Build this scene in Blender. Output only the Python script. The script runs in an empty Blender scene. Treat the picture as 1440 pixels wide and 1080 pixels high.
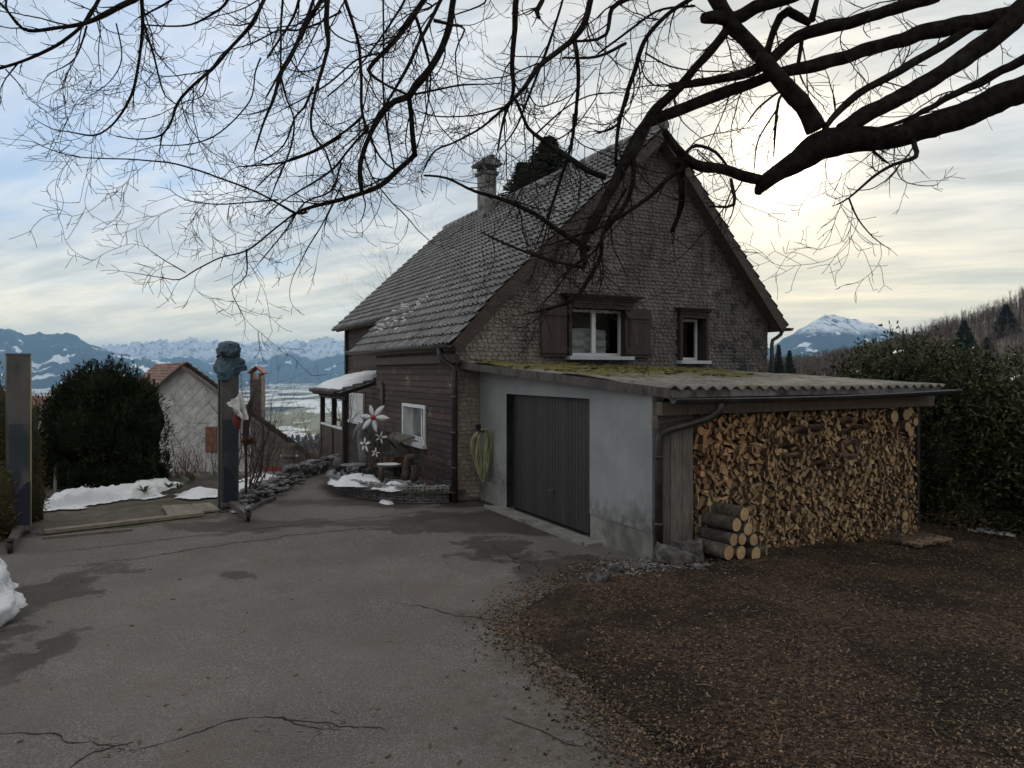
EXPO = 0.13; HAZE = 6.6e-5; HZ_ADD = 1.0; SUN_E = 2.6; SKY_S = .14
import bpy, math, random
from mathutils import Vector, Matrix, noise
R = random.Random(11)
SC = bpy.context.scene
COL = SC.collection
EYE, FPX, PCX, PCY = 2.45, 1000.0, 720.0, 523.0
Z3 = Vector((0, 0, 1))
def ray(px, py): return Vector(((px-PCX)/FPX, 1.0, -(py-PCY)/FPX))
def P(px, py, d):
    r = ray(px, py); return Vector((r.x*d, d, EYE + r.z*d))
def G(px, py, z=0.0): return P(px, py, (EYE-z)*FPX/(py-PCY))
U = Vector((-.463, .8864, 0)).normalized()      # along the house, away from the road
V = Vector((U.y, -U.x, 0))                      # along the gable
O = Vector((1.787, 9.07, 0))                    # near corner of the garage
def L(u, v, z=0.0): return O + U*u + V*v + Z3*z
def AU(px, py, u):                              # where the sight line meets the plane u = const -> (v, z)
    r = ray(px, py); c = Vector((0, 0, EYE))
    t = (u - (c-O).dot(U)) / r.dot(U); p = c + r*t
    return (p-O).dot(V), p.z
def AV(px, py, v):
    r = ray(px, py); c = Vector((0, 0, EYE))
    t = (v - (c-O).dot(V)) / r.dot(V); p = c + r*t
    return (p-O).dot(U), p.z
def lerp(a, b, t): return a + (b-a)*t
def pl(x, pts):                                 # piecewise linear
    if x <= pts[0][0]: return pts[0][1]
    for (a, b), (c, d) in zip(pts, pts[1:]):
        if x <= c: return b + (d-b)*(x-a)/(c-a)
    return pts[-1][1]
def sstep(a, b, x):
    t = min(1, max(0, (x-a)/(b-a))); return t*t*(3-2*t)
def fb(x, y, z=0.0, o=4): return noise.fractal(Vector((x, y, z)), 1.0, 2.0, o)

# ---------------------------------------------------------------- meshes
import bmesh
def _ico(sub):
    bm = bmesh.new(); bmesh.ops.create_icosphere(bm, subdivisions=sub, radius=1)
    v = [x.co.copy() for x in bm.verts]; f = [[q.index for q in x.verts] for x in bm.faces]; bm.free(); return v, f
ICO = {1: _ico(1), 2: _ico(2), 3: _ico(3), 4: _ico(5)}
class MB:
    def __init__(s): s.v = []; s.f = []; s.m = []; s.r = []; s.sm = []
    def add(s, vs, fs, m=0, r=None, smooth=False):
        o = len(s.v); s.v.extend(vs)
        if r is None: r = R.random()
        for f in fs:
            s.f.append([i+o for i in f]); s.m.append(m); s.r.append(r); s.sm.append(smooth)
    def quad(s, a, b, c, d, m=0, r=None): s.add([a, b, c, d], [(0, 1, 2, 3)], m, r)
    def obox(s, c, x, y, z, m=0, r=None):        # half-extent vectors
        vs = [c + x*i + y*j + z*k for i in (-1, 1) for j in (-1, 1) for k in (-1, 1)]
        fs = [(0, 1, 3, 2), (4, 6, 7, 5), (0, 4, 5, 1), (2, 3, 7, 6), (0, 2, 6, 4), (1, 5, 7, 3)]
        if x.cross(y).dot(z) < 0: fs = [f[::-1] for f in fs]
        s.add(vs, fs, m, r)
    def lbox(s, u0, u1, v0, v1, z0, z1, m=0, r=None):
        s.obox(L((u0+u1)/2, (v0+v1)/2, (z0+z1)/2), U*abs(u1-u0)/2, V*abs(v1-v0)/2, Z3*abs(z1-z0)/2, m, r)
    def wbox(s, x0, x1, y0, y1, z0, z1, m=0, r=None):
        s.obox(Vector(((x0+x1)/2, (y0+y1)/2, (z0+z1)/2)), Vector((abs(x1-x0)/2, 0, 0)), Vector((0, abs(y1-y0)/2, 0)), Z3*abs(z1-z0)/2, m, r)
    def bar(s, a, b, w, h, up=Z3, m=0, r=None):  # rectangular bar from a to b
        d = (b-a); l = d.length; d = d/l; x = d.cross(up)
        if x.length < 1e-4: x = d.cross(Vector((1, 0, 0)))
        x.normalize(); y = x.cross(d).normalized()
        s.obox((a+b)/2, d*l/2, x*w/2, y*h/2, m, r)
    def prism(s, poly, ex, m=0, r=None, mside=None):
        n = len(poly); nrm = Vector((0, 0, 0))
        for i in range(n): nrm += poly[i].cross(poly[(i+1) % n])
        if nrm.dot(ex) > 0: poly = poly[::-1]
        vs = list(poly) + [p + ex for p in poly]
        if r is None: r = R.random()
        s.add(vs, [tuple(range(n))], m, r)
        o = len(s.v) - 2*n
        s.f.append([o+n+i for i in range(n)][::-1]); s.m.append(m); s.r.append(r); s.sm.append(False)
        for i in range(n):
            j = (i+1) % n
            s.f.append([o+j, o+i, o+n+i, o+n+j]); s.m.append(m if mside is None else mside); s.r.append(r); s.sm.append(False)
    def tube(s, pts, rad, n=6, m=0, r=None, cap=True, smooth=True):
        k = len(pts)
        if not hasattr(rad, '__len__'): rad = [rad]*k
        vs = []; prev = None
        for i in range(k):
            t = (pts[min(i+1, k-1)] - pts[max(i-1, 0)])
            if t.length < 1e-7: t = Vector((0, 0, 1))
            t.normalize()
            if prev is None:
                a = Vector((0, 0, 1)) if abs(t.z) < .9 else Vector((1, 0, 0))
                x = a.cross(t).normalized()
            else:
                x = prev - t*prev.dot(t)
                if x.length < 1e-6: x = Vector((1, 0, 0)).cross(t)
                x.normalize()
            prev = x; y = t.cross(x)
            for j in range(n):
                a = 2*math.pi*j/n; vs.append(pts[i] + (x*math.cos(a) + y*math.sin(a))*rad[i])
        fs = [(i*n+j, i*n+(j+1) % n, (i+1)*n+(j+1) % n, (i+1)*n+j) for i in range(k-1) for j in range(n)]
        if r is None: r = R.random()
        s.add(vs, fs, m, r, smooth)
        if cap and n > 2:
            o = len(s.v)-len(vs)
            s.f.append([o+j for j in range(n)][::-1]); s.f.append([o+(k-1)*n+j for j in range(n)])
            s.m += [m, m]; s.r += [r, r]; s.sm += [False, False]
    def blob(s, c, rx, ry, rz, sub=2, amp=.25, freq=1.5, m=0, r=None, rot=0.0, smooth=True):
        iv, fs = ICO[sub]; vs = []; o = Vector((R.uniform(0, 99), R.uniform(0, 99), 0)); cr, sr = math.cos(rot), math.sin(rot)
        for q in iv:
            k = 1 + amp*noise.noise(q*freq + o)*1.6
            x, y, z = q.x*rx*k, q.y*ry*k, q.z*rz*k
            vs.append(Vector((c.x + x*cr - y*sr, c.y + x*sr + y*cr, c.z + z)))
        s.add(vs, fs, m, r, smooth)
    def lathe(s, c, prof, n=20, m=0, r=None):
        vs = [Vector((c.x + q*math.cos(2*math.pi*j/n), c.y + q*math.sin(2*math.pi*j/n), c.z + z)) for q, z in prof for j in range(n)]
        fs = [(i*n+j, i*n+(j+1) % n, (i+1)*n+(j+1) % n, (i+1)*n+j) for i in range(len(prof)-1) for j in range(n)]
        s.add(vs, fs, m, r, True)
    def build(s, name, mats, parent=None):
        o = WO.get(parent.name, Vector()) if parent else Vector()
        me = bpy.data.meshes.new(name)
        me.from_pydata([v - o for v in s.v] if parent else s.v, [], s.f)
        if not isinstance(mats, (list, tuple)): mats = [mats]
        for x in mats: me.materials.append(x)
        me.polygons.foreach_set('material_index', s.m)
        me.polygons.foreach_set('use_smooth', s.sm)
        at = me.attributes.new('rnd', 'FLOAT', 'FACE'); at.data.foreach_set('value', s.r)
        me.update()
        ob = bpy.data.objects.new(name, me); COL.objects.link(ob)
        if parent: ob.parent = parent; WO[ob.name] = o
        else: WO[ob.name] = Vector()
        return ob
WO = {}
def tag(o, label, cat, group=None, kind=None):
    if label: o['label'] = label
    if cat: o['category'] = cat
    if group: o['group'] = group
    if kind: o['kind'] = kind
    return o
def thing(name, label, cat, loc, group=None):
    o = bpy.data.objects.new(name, None); COL.objects.link(o); o.location = loc; o.empty_display_size = .2
    WO[o.name] = Vector(loc); return tag(o, label, cat, group)

# ---------------------------------------------------------------- materials
class NT:
    def __init__(s, nt): s.nt = nt; s.L = nt.links
    def n(s, typ, ins=None, **props):
        nd = s.nt.nodes.new(typ)
        for k, v in props.items(): setattr(nd, k, v)
        for k, v in (ins or {}).items(): s.set(nd.inputs[k], v)
        return nd
    def set(s, sock, v):
        if isinstance(v, bpy.types.NodeSocket): s.L.new(v, sock)
        elif isinstance(v, bpy.types.Node): s.L.new(v.outputs[0], sock)
        else:
            if hasattr(sock.default_value, '__len__') and len(v) == 3 and len(sock.default_value) == 4: v = (*v, 1)
            sock.default_value = v
    def mix(s, f, a, b, bt='MIX'):
        nd = s.nt.nodes.new('ShaderNodeMix'); nd.data_type = 'RGBA'; nd.blend_type = bt
        s.set(nd.inputs[0], f); s.set(nd.inputs[6], a); s.set(nd.inputs[7], b); return nd.outputs[2]
    def math(s, op, a, b=0.0, c=None, clamp=False):
        nd = s.nt.nodes.new('ShaderNodeMath'); nd.operation = op; nd.use_clamp = clamp
        s.set(nd.inputs[0], a); s.set(nd.inputs[1], b)
        if c is not None: s.set(nd.inputs[2], c)
        return nd.outputs[0]
    def vm(s, op, a, b=(0, 0, 0), out=0):
        nd = s.nt.nodes.new('ShaderNodeVectorMath'); nd.operation = op
        s.set(nd.inputs[0], a)
        if op == 'SCALE': s.set(nd.inputs[3], b)
        else: s.set(nd.inputs[1], b)
        return nd.outputs[out]
    def mr(s, v, a, b, c=0.0, d=1.0, smooth=False):
        nd = s.nt.nodes.new('ShaderNodeMapRange'); nd.clamp = True
        if smooth: nd.interpolation_type = 'SMOOTHSTEP'
        for i, x in enumerate((v, a, b, c, d)): s.set(nd.inputs[i], x)
        return nd.outputs[0]
    def noise(s, vec, scale, detail=4.0, rough=.55, dist=0.0):
        nd = s.n('ShaderNodeTexNoise', {'Vector': vec, 'Scale': scale, 'Detail': detail, 'Roughness': rough, 'Distortion': dist}); return nd.outputs[0]
    def pos(s): return s.n('ShaderNodeNewGeometry').outputs['Position']
    def attr(s, name='rnd'): return s.n('ShaderNodeAttribute', attribute_name=name).outputs['Fac']
    def scale(s, v, sc): return s.vm('MULTIPLY', v, sc)
    def blob(s, vec, c, rad, soft=.5):            # 1 inside an ellipse on the ground, 0 outside
        d = s.vm('SUBTRACT', vec, (c[0], c[1], 0)); d = s.vm('MULTIPLY', d, (1/rad[0], 1/rad[1], 0)); l = s.vm('LENGTH', d, out=1)
        return s.mr(l, 1+soft, 1-soft, 0, 1, True)
def newmat(name):
    m = bpy.data.materials.new(name); m.use_nodes = True; t = NT(m.node_tree); b = m.node_tree.nodes['Principled BSDF']
    return m, t, b
def bump(t, b, h, strength=.5, dist=.02):
    nd = t.n('ShaderNodeBump', {'Height': h, 'Strength': strength, 'Distance': dist}); t.set(b.inputs['Normal'], nd.outputs[0])
def pm(name, c1, c2, scale=3.0, rough=.8, bmp=.3, bd=.01, rv=.5, stretch=(1, 1, 1), c3=None, s3=.6, metal=0.0, spec=.5, detail=6):
    """general weathered material: two tones by noise, a third by patches, brightness varied per face by 'rnd'"""
    m, t, b = newmat(name); p = t.scale(t.pos(), stretch)
    n1 = t.noise(p, scale, detail, .65); col = t.mix(t.mr(n1, .35, .65), c1, c2)
    if c3: col = t.mix(t.mr(t.noise(p, s3, 3), .52, .66), col, c3)
    if rv:
        k = t.mr(t.attr(), 0, 1, 1-rv, 1+rv); col = t.mix(1.0, col, t.n('ShaderNodeCombineColor', {0: k, 1: k, 2: k}).outputs[0], 'MULTIPLY')
    t.set(b.inputs['Base Color'], col); b.inputs['Roughness'].default_value = rough; b.inputs['Metallic'].default_value = metal
    b.inputs['Specular IOR Level'].default_value = spec
    if bmp: bump(t, b, t.noise(p, scale*3, 5, .7), bmp, bd)
    return m
M = {}
M['dark_wood_and_row_shade'] = pm('dark_wood_and_row_shade', (.022, .017, .015), (.050, .038, .032), 6, .75, .4, .01, .35, (1, 1, 6))
M['wood_brown'] = pm('wood_brown', (.048, .034, .027), (.10, .074, .058), 5, .75, .4, .01, .25, (1, 1, 5))
M['wood_grey'] = pm('wood_grey', (.10, .09, .08), (.22, .195, .17), 7, .85, .5, .01, .25, (6, 6, .6), (.14, .10, .07), 1.2)
M['wood_pale'] = pm('wood_pale', (.20, .17, .13), (.34, .29, .22), 6, .85, .4, .01, .3)
M['shutter'] = pm('shutter', (.036, .023, .019), (.062, .040, .032), 5, .7, .3, .005, .2, (8, 8, 1))
M['white'] = pm('white_paint', (.66, .67, .68), (.76, .77, .78), 4, .5, .1, .003, .05)
M['sill'] = pm('sill_paint', (.42, .45, .47), (.52, .55, .57), 4, .5, .1, .003, .05)
M['gutter'] = pm('gutter_metal', (.035, .032, .032), (.08, .075, .072), 4, .45, .1, .003, .1, metal=.4)
M['metal_dark'] = pm('metal_dark', (.02, .02, .022), (.05, .05, .052), 8, .5, .2, .003, .2, metal=.5)
M['concrete'] = pm('concrete', (.19, .19, .175), (.31, .30, .275), 5, .9, .4, .006, .05, c3=(.13, .128, .115), s3=1.5)
M['stone'] = pm('stone', (.06, .058, .055), (.19, .18, .17), 9, .9, .9, .03, .3, (1, 1, 1), (.05, .042, .034), 2.5)
M['slate'] = pm('slate', (.07, .07, .075), (.20, .20, .205), 9, .85, .5, .01, .55)
M['bark'] = pm('bark', (.010, .008, .007), (.034, .027, .022), 14, .95, 1.0, .03, .15, (1, 1, 1), (.036, .036, .028), 3.5, spec=.1)
M['twig'] = pm('twig', (.012, .009, .008), (.028, .020, .017), 20, .9, 0, .01, .3, spec=.2)
M['bark_bare'] = pm('bark_bare', (.04, .03, .025), (.10, .08, .068), 18, .9, .4, .01, .3)
M['twig_red'] = pm('twig_red', (.10, .055, .038), (.19, .115, .08), 12, .9, 0, .01, .4)
M['logbark'] = pm('log_bark', (.045, .036, .028), (.12, .10, .082), 16, .95, 1, .02, .3, (1, 1, 1), (.16, .14, .11), 6)
M['dirt'] = pm('soil', (.045, .036, .028), (.085, .068, .052), 12, .95, .8, .02, .1, c3=(.035, .04, .018), s3=1.3)
M['hose'] = pm('hose_rubber', (.19, .20, .10), (.30, .31, .17), 6, .5, .1, .002, .25)
M['tarp'] = pm('tarp', (.012, .040, .058), (.04, .10, .135), 4, .45, .8, .04, .1, c3=(.07, .11, .14), s3=3)
M['red'] = pm('red_paint', (.26, .035, .025), (.36, .06, .04), 4, .6, .2, .005, .15)
M['clay'] = pm('clay', (.09, .08, .062), (.17, .15, .12), 5, .8, .4, .01, .1)
M['fascia'] = pm('fascia_wood', (.058, .052, .046), (.125, .113, .10), 6, .85, .4, .01, .15, (3, 3, 1), (.04, .036, .032), 2)
M['beam'] = pm('beam_wood', (.11, .08, .06), (.21, .16, .12), 5, .75, .4, .01, .15, (5, 5, 1))
M['cagestone'] = pm('cage_stone', (.12, .12, .125), (.32, .32, .33), 9, .85, .5, .01, .5)
M['rust'] = pm('rust', (.11, .045, .02), (.17, .075, .035), 9, .85, .5, .01, .2)
M['brickred'] = pm('brick_red', (.13, .058, .042), (.21, .10, .072), 9, .85, .5, .01, .3)
M['cloth'] = pm('cloth', (.55, .55, .54), (.70, .70, .68), 8, .9, .4, .01, .1)
M['green_leaf'] = pm('green_leaf', (.030, .048, .014), (.07, .095, .028), 3, .5, 0, .01, .6, spec=.4)
M['laurel'] = pm('laurel_leaf', (.034, .043, .016), (.082, .090, .034), 1.2, .6, 0, .01, .65, spec=.25)
M['yew'] = pm('yew_needles', (.010, .016, .008), (.036, .046, .020), 2, .8, 0, .01, .7, spec=.05)
M['thuja'] = pm('thuja', (.05, .05, .018), (.10, .085, .03), 2, .7, 0, .01, .6, spec=.3)
M['fir'] = pm('fir_needles', (.012, .022, .014), (.03, .042, .024), 2, .7, 0, .01, .5, spec=.3)
M['weed'] = pm('weed', (.06, .08, .03), (.13, .14, .06), 5, .6, 0, .01, .5)
M['deadleaf'] = pm('dead_leaf', (.10, .06, .03), (.20, .13, .07), 5, .8, 0, .01, .6)
M['patina'] = pm('green_paint', (.03, .06, .04), (.06, .10, .07), 6, .6, .2, .005, .2)
M['liftgrey'] = pm('lift_grey', (.042, .040, .037), (.115, .112, .105), 3.5, .6, .25, .004, .05, (1, 1, .5), (.09, .08, .07), 2.2)
M['liftblue'] = pm('lift_blue', (.014, .020, .027), (.034, .043, .052), 4, .55, .25, .004, .05, (1, 1, .5), (.10, .095, .085), 2.5)
M['liftnavy'] = pm('lift_navy', (.006, .009, .022), (.014, .018, .036), 4, .5, .2, .004, .1)
M['yellow'] = pm('yellow_strip', (.30, .25, .10), (.42, .36, .16), 6, .6, .1, .003, .1)
M['liftarm'] = pm('lift_arm', (.06, .052, .05), (.13, .11, .10), 5, .5, .3, .004, .1)
def snowmat():
    m, t, b = newmat('snow'); p = t.pos(); n1 = t.noise(p, 2.2, 6, .6)
    col = t.mix(t.mr(n1, .3, .7), (.80, .82, .86), (.90, .91, .92))
    col = t.mix(t.mr(t.noise(p, 14, 4, .7), .64, .78, 0, .35), col, (.35, .31, .27))
    col = t.mix(t.mr(t.noise(p, 55, 4, .75), .66, .74, 0, .5), col, (.20, .17, .14))
    t.set(b.inputs['Base Color'], col); b.inputs['Roughness'].default_value = .7
    b.inputs['Subsurface Weight'].default_value = .15; b.inputs['Subsurface Radius'].default_value = (.02, .03, .04)
    bump(t, b, t.noise(p, 26, 6, .7), .9, .03); return m
M['snow'] = snowmat()
def glassmat():
    m, t, b = newmat('window_glass'); nt = m.node_tree
    g = t.n('ShaderNodeBsdfGlossy', {'Color': (.9, .92, .95), 'Roughness': .02}); tr = t.n('ShaderNodeBsdfTransparent', {'Color': (.72, .76, .76)})
    fr = t.n('ShaderNodeFresnel', {'IOR': 1.5}); f = t.math('ADD', t.math('MULTIPLY', fr.outputs[0], .5), .01)
    mx = t.n('ShaderNodeMixShader', {0: f, 1: tr.outputs[0], 2: g.outputs[0]}); nt.links.new(mx.outputs[0], nt.nodes['Material Output'].inputs[0]); return m
M['glass'] = glassmat()
M['room'] = pm('room_dark', (.05, .05, .05), (.07, .07, .07), 2, .9, 0, .01, 0)
def asphaltmat():
    m, t, b = newmat('asphalt'); p = t.pos(); b.inputs['Specular IOR Level'].default_value = .35
    big = t.noise(p, .45, 5, .6); mid = t.noise(p, 2.6, 5, .6); fine = t.noise(p, 70, 3, .7)
    vor = t.n('ShaderNodeTexVoronoi', {'Vector': p, 'Scale': 85}); st = t.mr(vor.outputs['Color'], .55, 1.0)
    col = t.mix(t.mr(big, .35, .65), (.108, .098, .088), (.175, .158, .142))
    col = t.mix(t.mr(mid, .42, .72, 0, .5), col, (.135, .112, .096))
    col = t.mix(t.mr(fine, .30, .52, .75, 0), col, (.022, .020, .019))
    col = t.mix(t.math('MULTIPLY', st, t.mr(t.noise(p, 1.1, 3), .3, .7, .15, .75)), col, (.34, .315, .29))
    warp = t.vm('SCALE', t.vm('SUBTRACT', t.n('ShaderNodeTexNoise', {'Vector': p, 'Scale': 1.3, 'Detail': 5.0, 'Roughness': .65}).outputs[1], (.5, .5, .5)), 2.2)
    q = t.vm('ADD', p, warp); wet = None
    for c, rd, s in (((G(690, 735)), (1.9, 1.0), .25), (G(790, 800), (.75, .75), .2), (G(45, 850), (.4, 1.2), .25), (G(640, 745), (1.6, .35), .2), (G(470, 735), (1.2, .25), .3), (G(350, 737), (1.6, .45), .3), (G(570, 705), (2.6, .45), .3), (G(8, 860), (.5, 1.9), .3), (G(330, 815), (.35, .22), .3), (G(700, 770), (.5, .6), .3), (G(12, 930), (.3, .7), .3)):
        w = t.blob(q, c, rd, s); wet = w if wet is None else t.math('MAXIMUM', wet, w)
    wn = t.math('MULTIPLY', t.math('SUBTRACT', t.noise(p, 2.2, 7, .68), .5), 2.4); wraw = t.math('ADD', t.math('MULTIPLY', wet, 1.0), wn); wet = t.math('ADD', t.math('MULTIPLY', t.mr(wraw, .42, .60), .55), t.math('MULTIPLY', t.mr(wraw, .65, 1.0), .35))
    col = t.mix(wet, col, t.mix(1.0, col, (.30, .28, .26), 'MULTIPLY'))
    dirt = None
    for (px, py, r) in ((738, 872, .5), (790, 826, .5), (840, 805, .6), (765, 908, .45), (830, 962, .45), (905, 1020, .45), (965, 1070, .45), (730, 880, .4)):
        w = t.blob(q, G(px, py), (r*1.0, r*1.0), .7); dirt = w if dirt is None else t.math('MAXIMUM', dirt, w)
    col = t.mix(t.math('MULTIPLY', dirt, t.mr(t.noise(p, 14, 6, .75), .36, .60, .0, .75)), col, (.050, .036, .026))
    rust_ = t.mr(t.noise(t.vm('ADD', p, (9, 4, 0)), .8, 4, .6), .5, .68, 0, .3); col = t.mix(rust_, col, (.115, .080, .066))
    mossy = t.math('MULTIPLY', t.blob(q, G(880, 1010), (1.1, 1.3), .4), t.mr(t.noise(p, 9, 5, .7), .45, .65))
    col = t.mix(t.math('MULTIPLY', mossy, .45), col, (.055, .045, .022))
    t.set(b.inputs['Base Color'], col); t.set(b.inputs['Roughness'], t.math('SUBTRACT', .92, t.math('MULTIPLY', wet, .22)))
    bump(t, b, t.math('ADD', t.math('MULTIPLY', vor.outputs['Distance'], -.6), fine), .8, .006); return m
M['asphalt'] = asphaltmat()
M['crack'] = pm('crack', (.010, .009, .008), (.022, .018, .014), 30, .95, 0, .01, .3)
def mulchmat():
    m, t, b = newmat('mulch'); p = t.pos(); st = t.scale(p, (1, 1, 1))
    v = t.n('ShaderNodeTexVoronoi', {'Vector': t.vm('ADD', st, t.vm('SCALE', t.n('ShaderNodeTexNoise', {'Vector': p, 'Scale': 30}).outputs[1], .05)), 'Scale': 38}); cell = t.n('ShaderNodeSeparateColor', {0: v.outputs['Color']}).outputs[0]
    col = t.mix(cell, (.030, .020, .013), (.17, .108, .066)); col = t.mix(t.mr(cell, .86, .99), col, (.19, .14, .095))
    big = t.noise(p, .7, 5, .6); col = t.mix(t.mr(big, .42, .56, .75, 0), col, (.020, .014, .010))
    col = t.mix(t.mr(t.noise(p, 30, 4, .7), .4, .55, .6, 0), col, (.012, .008, .006))
    t.set(b.inputs['Base Color'], col); b.inputs['Roughness'].default_value = .95; b.inputs['Specular IOR Level'].default_value = .2
    bump(t, b, t.math('ADD', t.math('MULTIPLY', v.outputs['Distance'], -1.0), t.noise(p, 24, 6, .7)), 1.0, .03); return m
M['mulch'] = mulchmat()
M['chip'] = pm('wood_chip', (.045, .029, .018), (.20, .132, .078), 20, .9, 0, .01, .9)
M['gravel'] = pm('gravel', (.09, .085, .08), (.24, .23, .215), 20, .95, .5, .01, .5)
def plastermat():
    m, t, b = newmat('plaster'); p = t.pos(); n1 = t.noise(p, 1.1, 6, .65); n2 = t.noise(t.scale(p, (1, 1, .35)), 3.2, 6, .7)
    col = t.mix(t.mr(n1, .35, .65), (.235, .243, .247), (.33, .337, .337)); col = t.mix(t.mr(n2, .56, .72, 0, .55), col, (.22, .23, .24))
    col = t.mix(t.mr(t.noise(p, 5, 5, .7, 1.5), .66, .72, 0, .5), col, (.50, .51, .50))
    z = t.n('ShaderNodeSeparateXYZ', {0: p}).outputs[2]; drip = t.math('MULTIPLY', t.mr(z, 1.1, .35), t.mr(t.noise(p, 2.6, 6, .7), .48, .62))
    col = t.mix(t.math('MULTIPLY', drip, .75), col, (.13, .128, .12)); col = t.mix(t.math('MULTIPLY', t.mr(z, .75, .40), t.mr(t.noise(p, 7, 5, .7), .4, .65)), col, (.11, .10, .09))
    hair = t.n('ShaderNodeTexVoronoi', {'Vector': t.vm('ADD', p, t.vm('SCALE', t.n('ShaderNodeTexNoise', {'Vector': p, 'Scale': 3.0}).outputs[1], .5)), 'Scale': .9}, feature='DISTANCE_TO_EDGE').outputs[0]
    col = t.mix(t.math('MULTIPLY', t.mr(hair, .006, .002), t.mr(t.noise(p, .9, 3), .5, .56, 0, .14)), col, (.09, .09, .09))
    t.set(b.inputs['Base Color'], col); b.inputs['Roughness'].default_value = .85; bump(t, b, t.noise(p, 40, 4), .25, .006); return m
M['plaster'] = plastermat()
def shinglemat():
    m, t, b = newmat('shingle'); p = t.pos(); k = t.attr()
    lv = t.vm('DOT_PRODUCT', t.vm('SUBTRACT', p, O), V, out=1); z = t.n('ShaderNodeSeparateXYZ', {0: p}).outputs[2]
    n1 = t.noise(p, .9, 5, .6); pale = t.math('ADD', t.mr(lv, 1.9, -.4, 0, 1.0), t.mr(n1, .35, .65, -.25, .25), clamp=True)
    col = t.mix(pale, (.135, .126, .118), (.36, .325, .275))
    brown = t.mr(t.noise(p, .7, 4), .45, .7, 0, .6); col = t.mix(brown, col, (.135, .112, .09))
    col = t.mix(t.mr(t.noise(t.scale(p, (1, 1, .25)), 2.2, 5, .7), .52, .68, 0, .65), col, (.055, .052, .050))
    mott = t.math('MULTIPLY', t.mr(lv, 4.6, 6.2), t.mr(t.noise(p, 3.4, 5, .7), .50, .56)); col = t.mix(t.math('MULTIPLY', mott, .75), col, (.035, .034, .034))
    kk = t.mr(k, 0, 1, .84, 1.14); col = t.mix(1.0, col, t.n('ShaderNodeCombineColor', {0: kk, 1: kk, 2: kk}).outputs[0], 'MULTIPLY')
    t.set(b.inputs['Base Color'], col); b.inputs['Roughness'].default_value = .85; b.inputs['Specular IOR Level'].default_value = .3
    bump(t, b, t.noise(p, 35, 5, .7), .4, .006); return m
M['shingle'] = shinglemat()
def boardmat():
    m, t, b = newmat('red_boards'); p = t.pos(); z = t.n('ShaderNodeSeparateXYZ', {0: p}).outputs[2]
    st = t.scale(p, (1.2, 1.2, 16)); n1 = t.noise(st, 2.2, 6, .7); col = t.mix(t.mr(n1, .35, .65), (.028, .016, .012), (.072, .038, .028))
    col = t.mix(t.mr(z, 1.5, .7), col, t.mix(t.mr(n1, .35, .65), (.020, .018, .018), (.050, .044, .042)))
    col = t.mix(t.math('MULTIPLY', t.mr(t.noise(p, 2.3, 5, .75), .56, .66), t.mr(t.noise(st, 3, 4), .45, .6)), col, (.24, .18, .13))
    kk = t.mr(t.attr(), 0, 1, .6, 1.35); col = t.mix(1.0, col, t.n('ShaderNodeCombineColor', {0: kk, 1: kk, 2: kk}).outputs[0], 'MULTIPLY')
    t.set(b.inputs['Base Color'], col); b.inputs['Roughness'].default_value = .8; bump(t, b, n1, .5, .01); return m
M['boards'] = boardmat()
def tilemat():
    m, t, b = newmat('roof_tile'); p = t.pos(); k = t.attr()
    n1 = t.noise(p, 1.3, 5, .65); col = t.mix(t.mr(n1, .3, .7), (.105, .104, .106), (.20, .198, .20))
    col = t.mix(t.mr(t.noise(p, 16, 5, .7), .52, .66, 0, .55), col, (.40, .41, .42))
    col = t.mix(t.mr(t.noise(p, 7, 5, .7), .6, .7, 0, .6), col, (.07, .062, .058))
    kk = t.mr(k, 0, 1, .6, 1.45); col = t.mix(1.0, col, t.n('ShaderNodeCombineColor', {0: kk, 1: kk, 2: kk}).outputs[0], 'MULTIPLY')
    t.set(b.inputs['Base Color'], col); b.inputs['Roughness'].default_value = .6; bump(t, b, t.noise(p, 60, 4), .3, .004); return m
M['tile'] = tilemat()
M['redtile'] = pm('red_tile', (.15, .075, .052), (.26, .135, .095), 5, .8, .4, .01, .4)
def sheetmat():
    m, t, b = newmat('fibre_cement_moss'); p = t.pos(); mo = t.attr('moss')
    n1 = t.noise(p, 2.5, 6, .7); col = t.mix(t.mr(n1, .35, .65), (.12, .11, .095), (.27, .255, .225))
    col = t.mix(t.mr(t.noise(p, 9, 5, .7), .55, .65, 0, .6), col, (.07, .065, .055))
    g = t.mix(t.mr(t.noise(p, 12, 5, .7), .35, .65), (.062, .056, .017), (.165, .14, .032))
    col = t.mix(t.mr(mo, .15, .5), col, g); t.set(b.inputs['Base Color'], col); b.inputs['Roughness'].default_value = .9
    bump(t, b, t.noise(p, 50, 5, .7), .7, .012); return m
M['sheet'] = sheetmat()
def woodend():
    m, t, b = newmat('split_wood'); p = t.pos(); k = t.attr()
    lv = t.vm('DOT_PRODUCT', t.vm('SUBTRACT', p, O), V, out=1); z = t.n('ShaderNodeSeparateXYZ', {0: p}).outputs[2]
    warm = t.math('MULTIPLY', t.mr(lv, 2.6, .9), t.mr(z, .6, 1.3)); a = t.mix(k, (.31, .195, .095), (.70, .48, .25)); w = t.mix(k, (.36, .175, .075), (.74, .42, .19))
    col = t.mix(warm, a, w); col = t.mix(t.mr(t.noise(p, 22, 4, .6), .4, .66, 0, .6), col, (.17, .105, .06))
    v2 = t.n('ShaderNodeTexWhiteNoise', {'W': t.math('MULTIPLY', k, 917.0)}, noise_dimensions='1D').outputs[0]; col = t.mix(t.mr(v2, .74, .97, 0, .75), col, (.15, .115, .085))
    t.set(b.inputs['Base Color'], col); b.inputs['Roughness'].default_value = .85; bump(t, b, t.noise(p, 60, 5, .7), .5, .006); return m
M['woodend'] = woodend()
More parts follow.
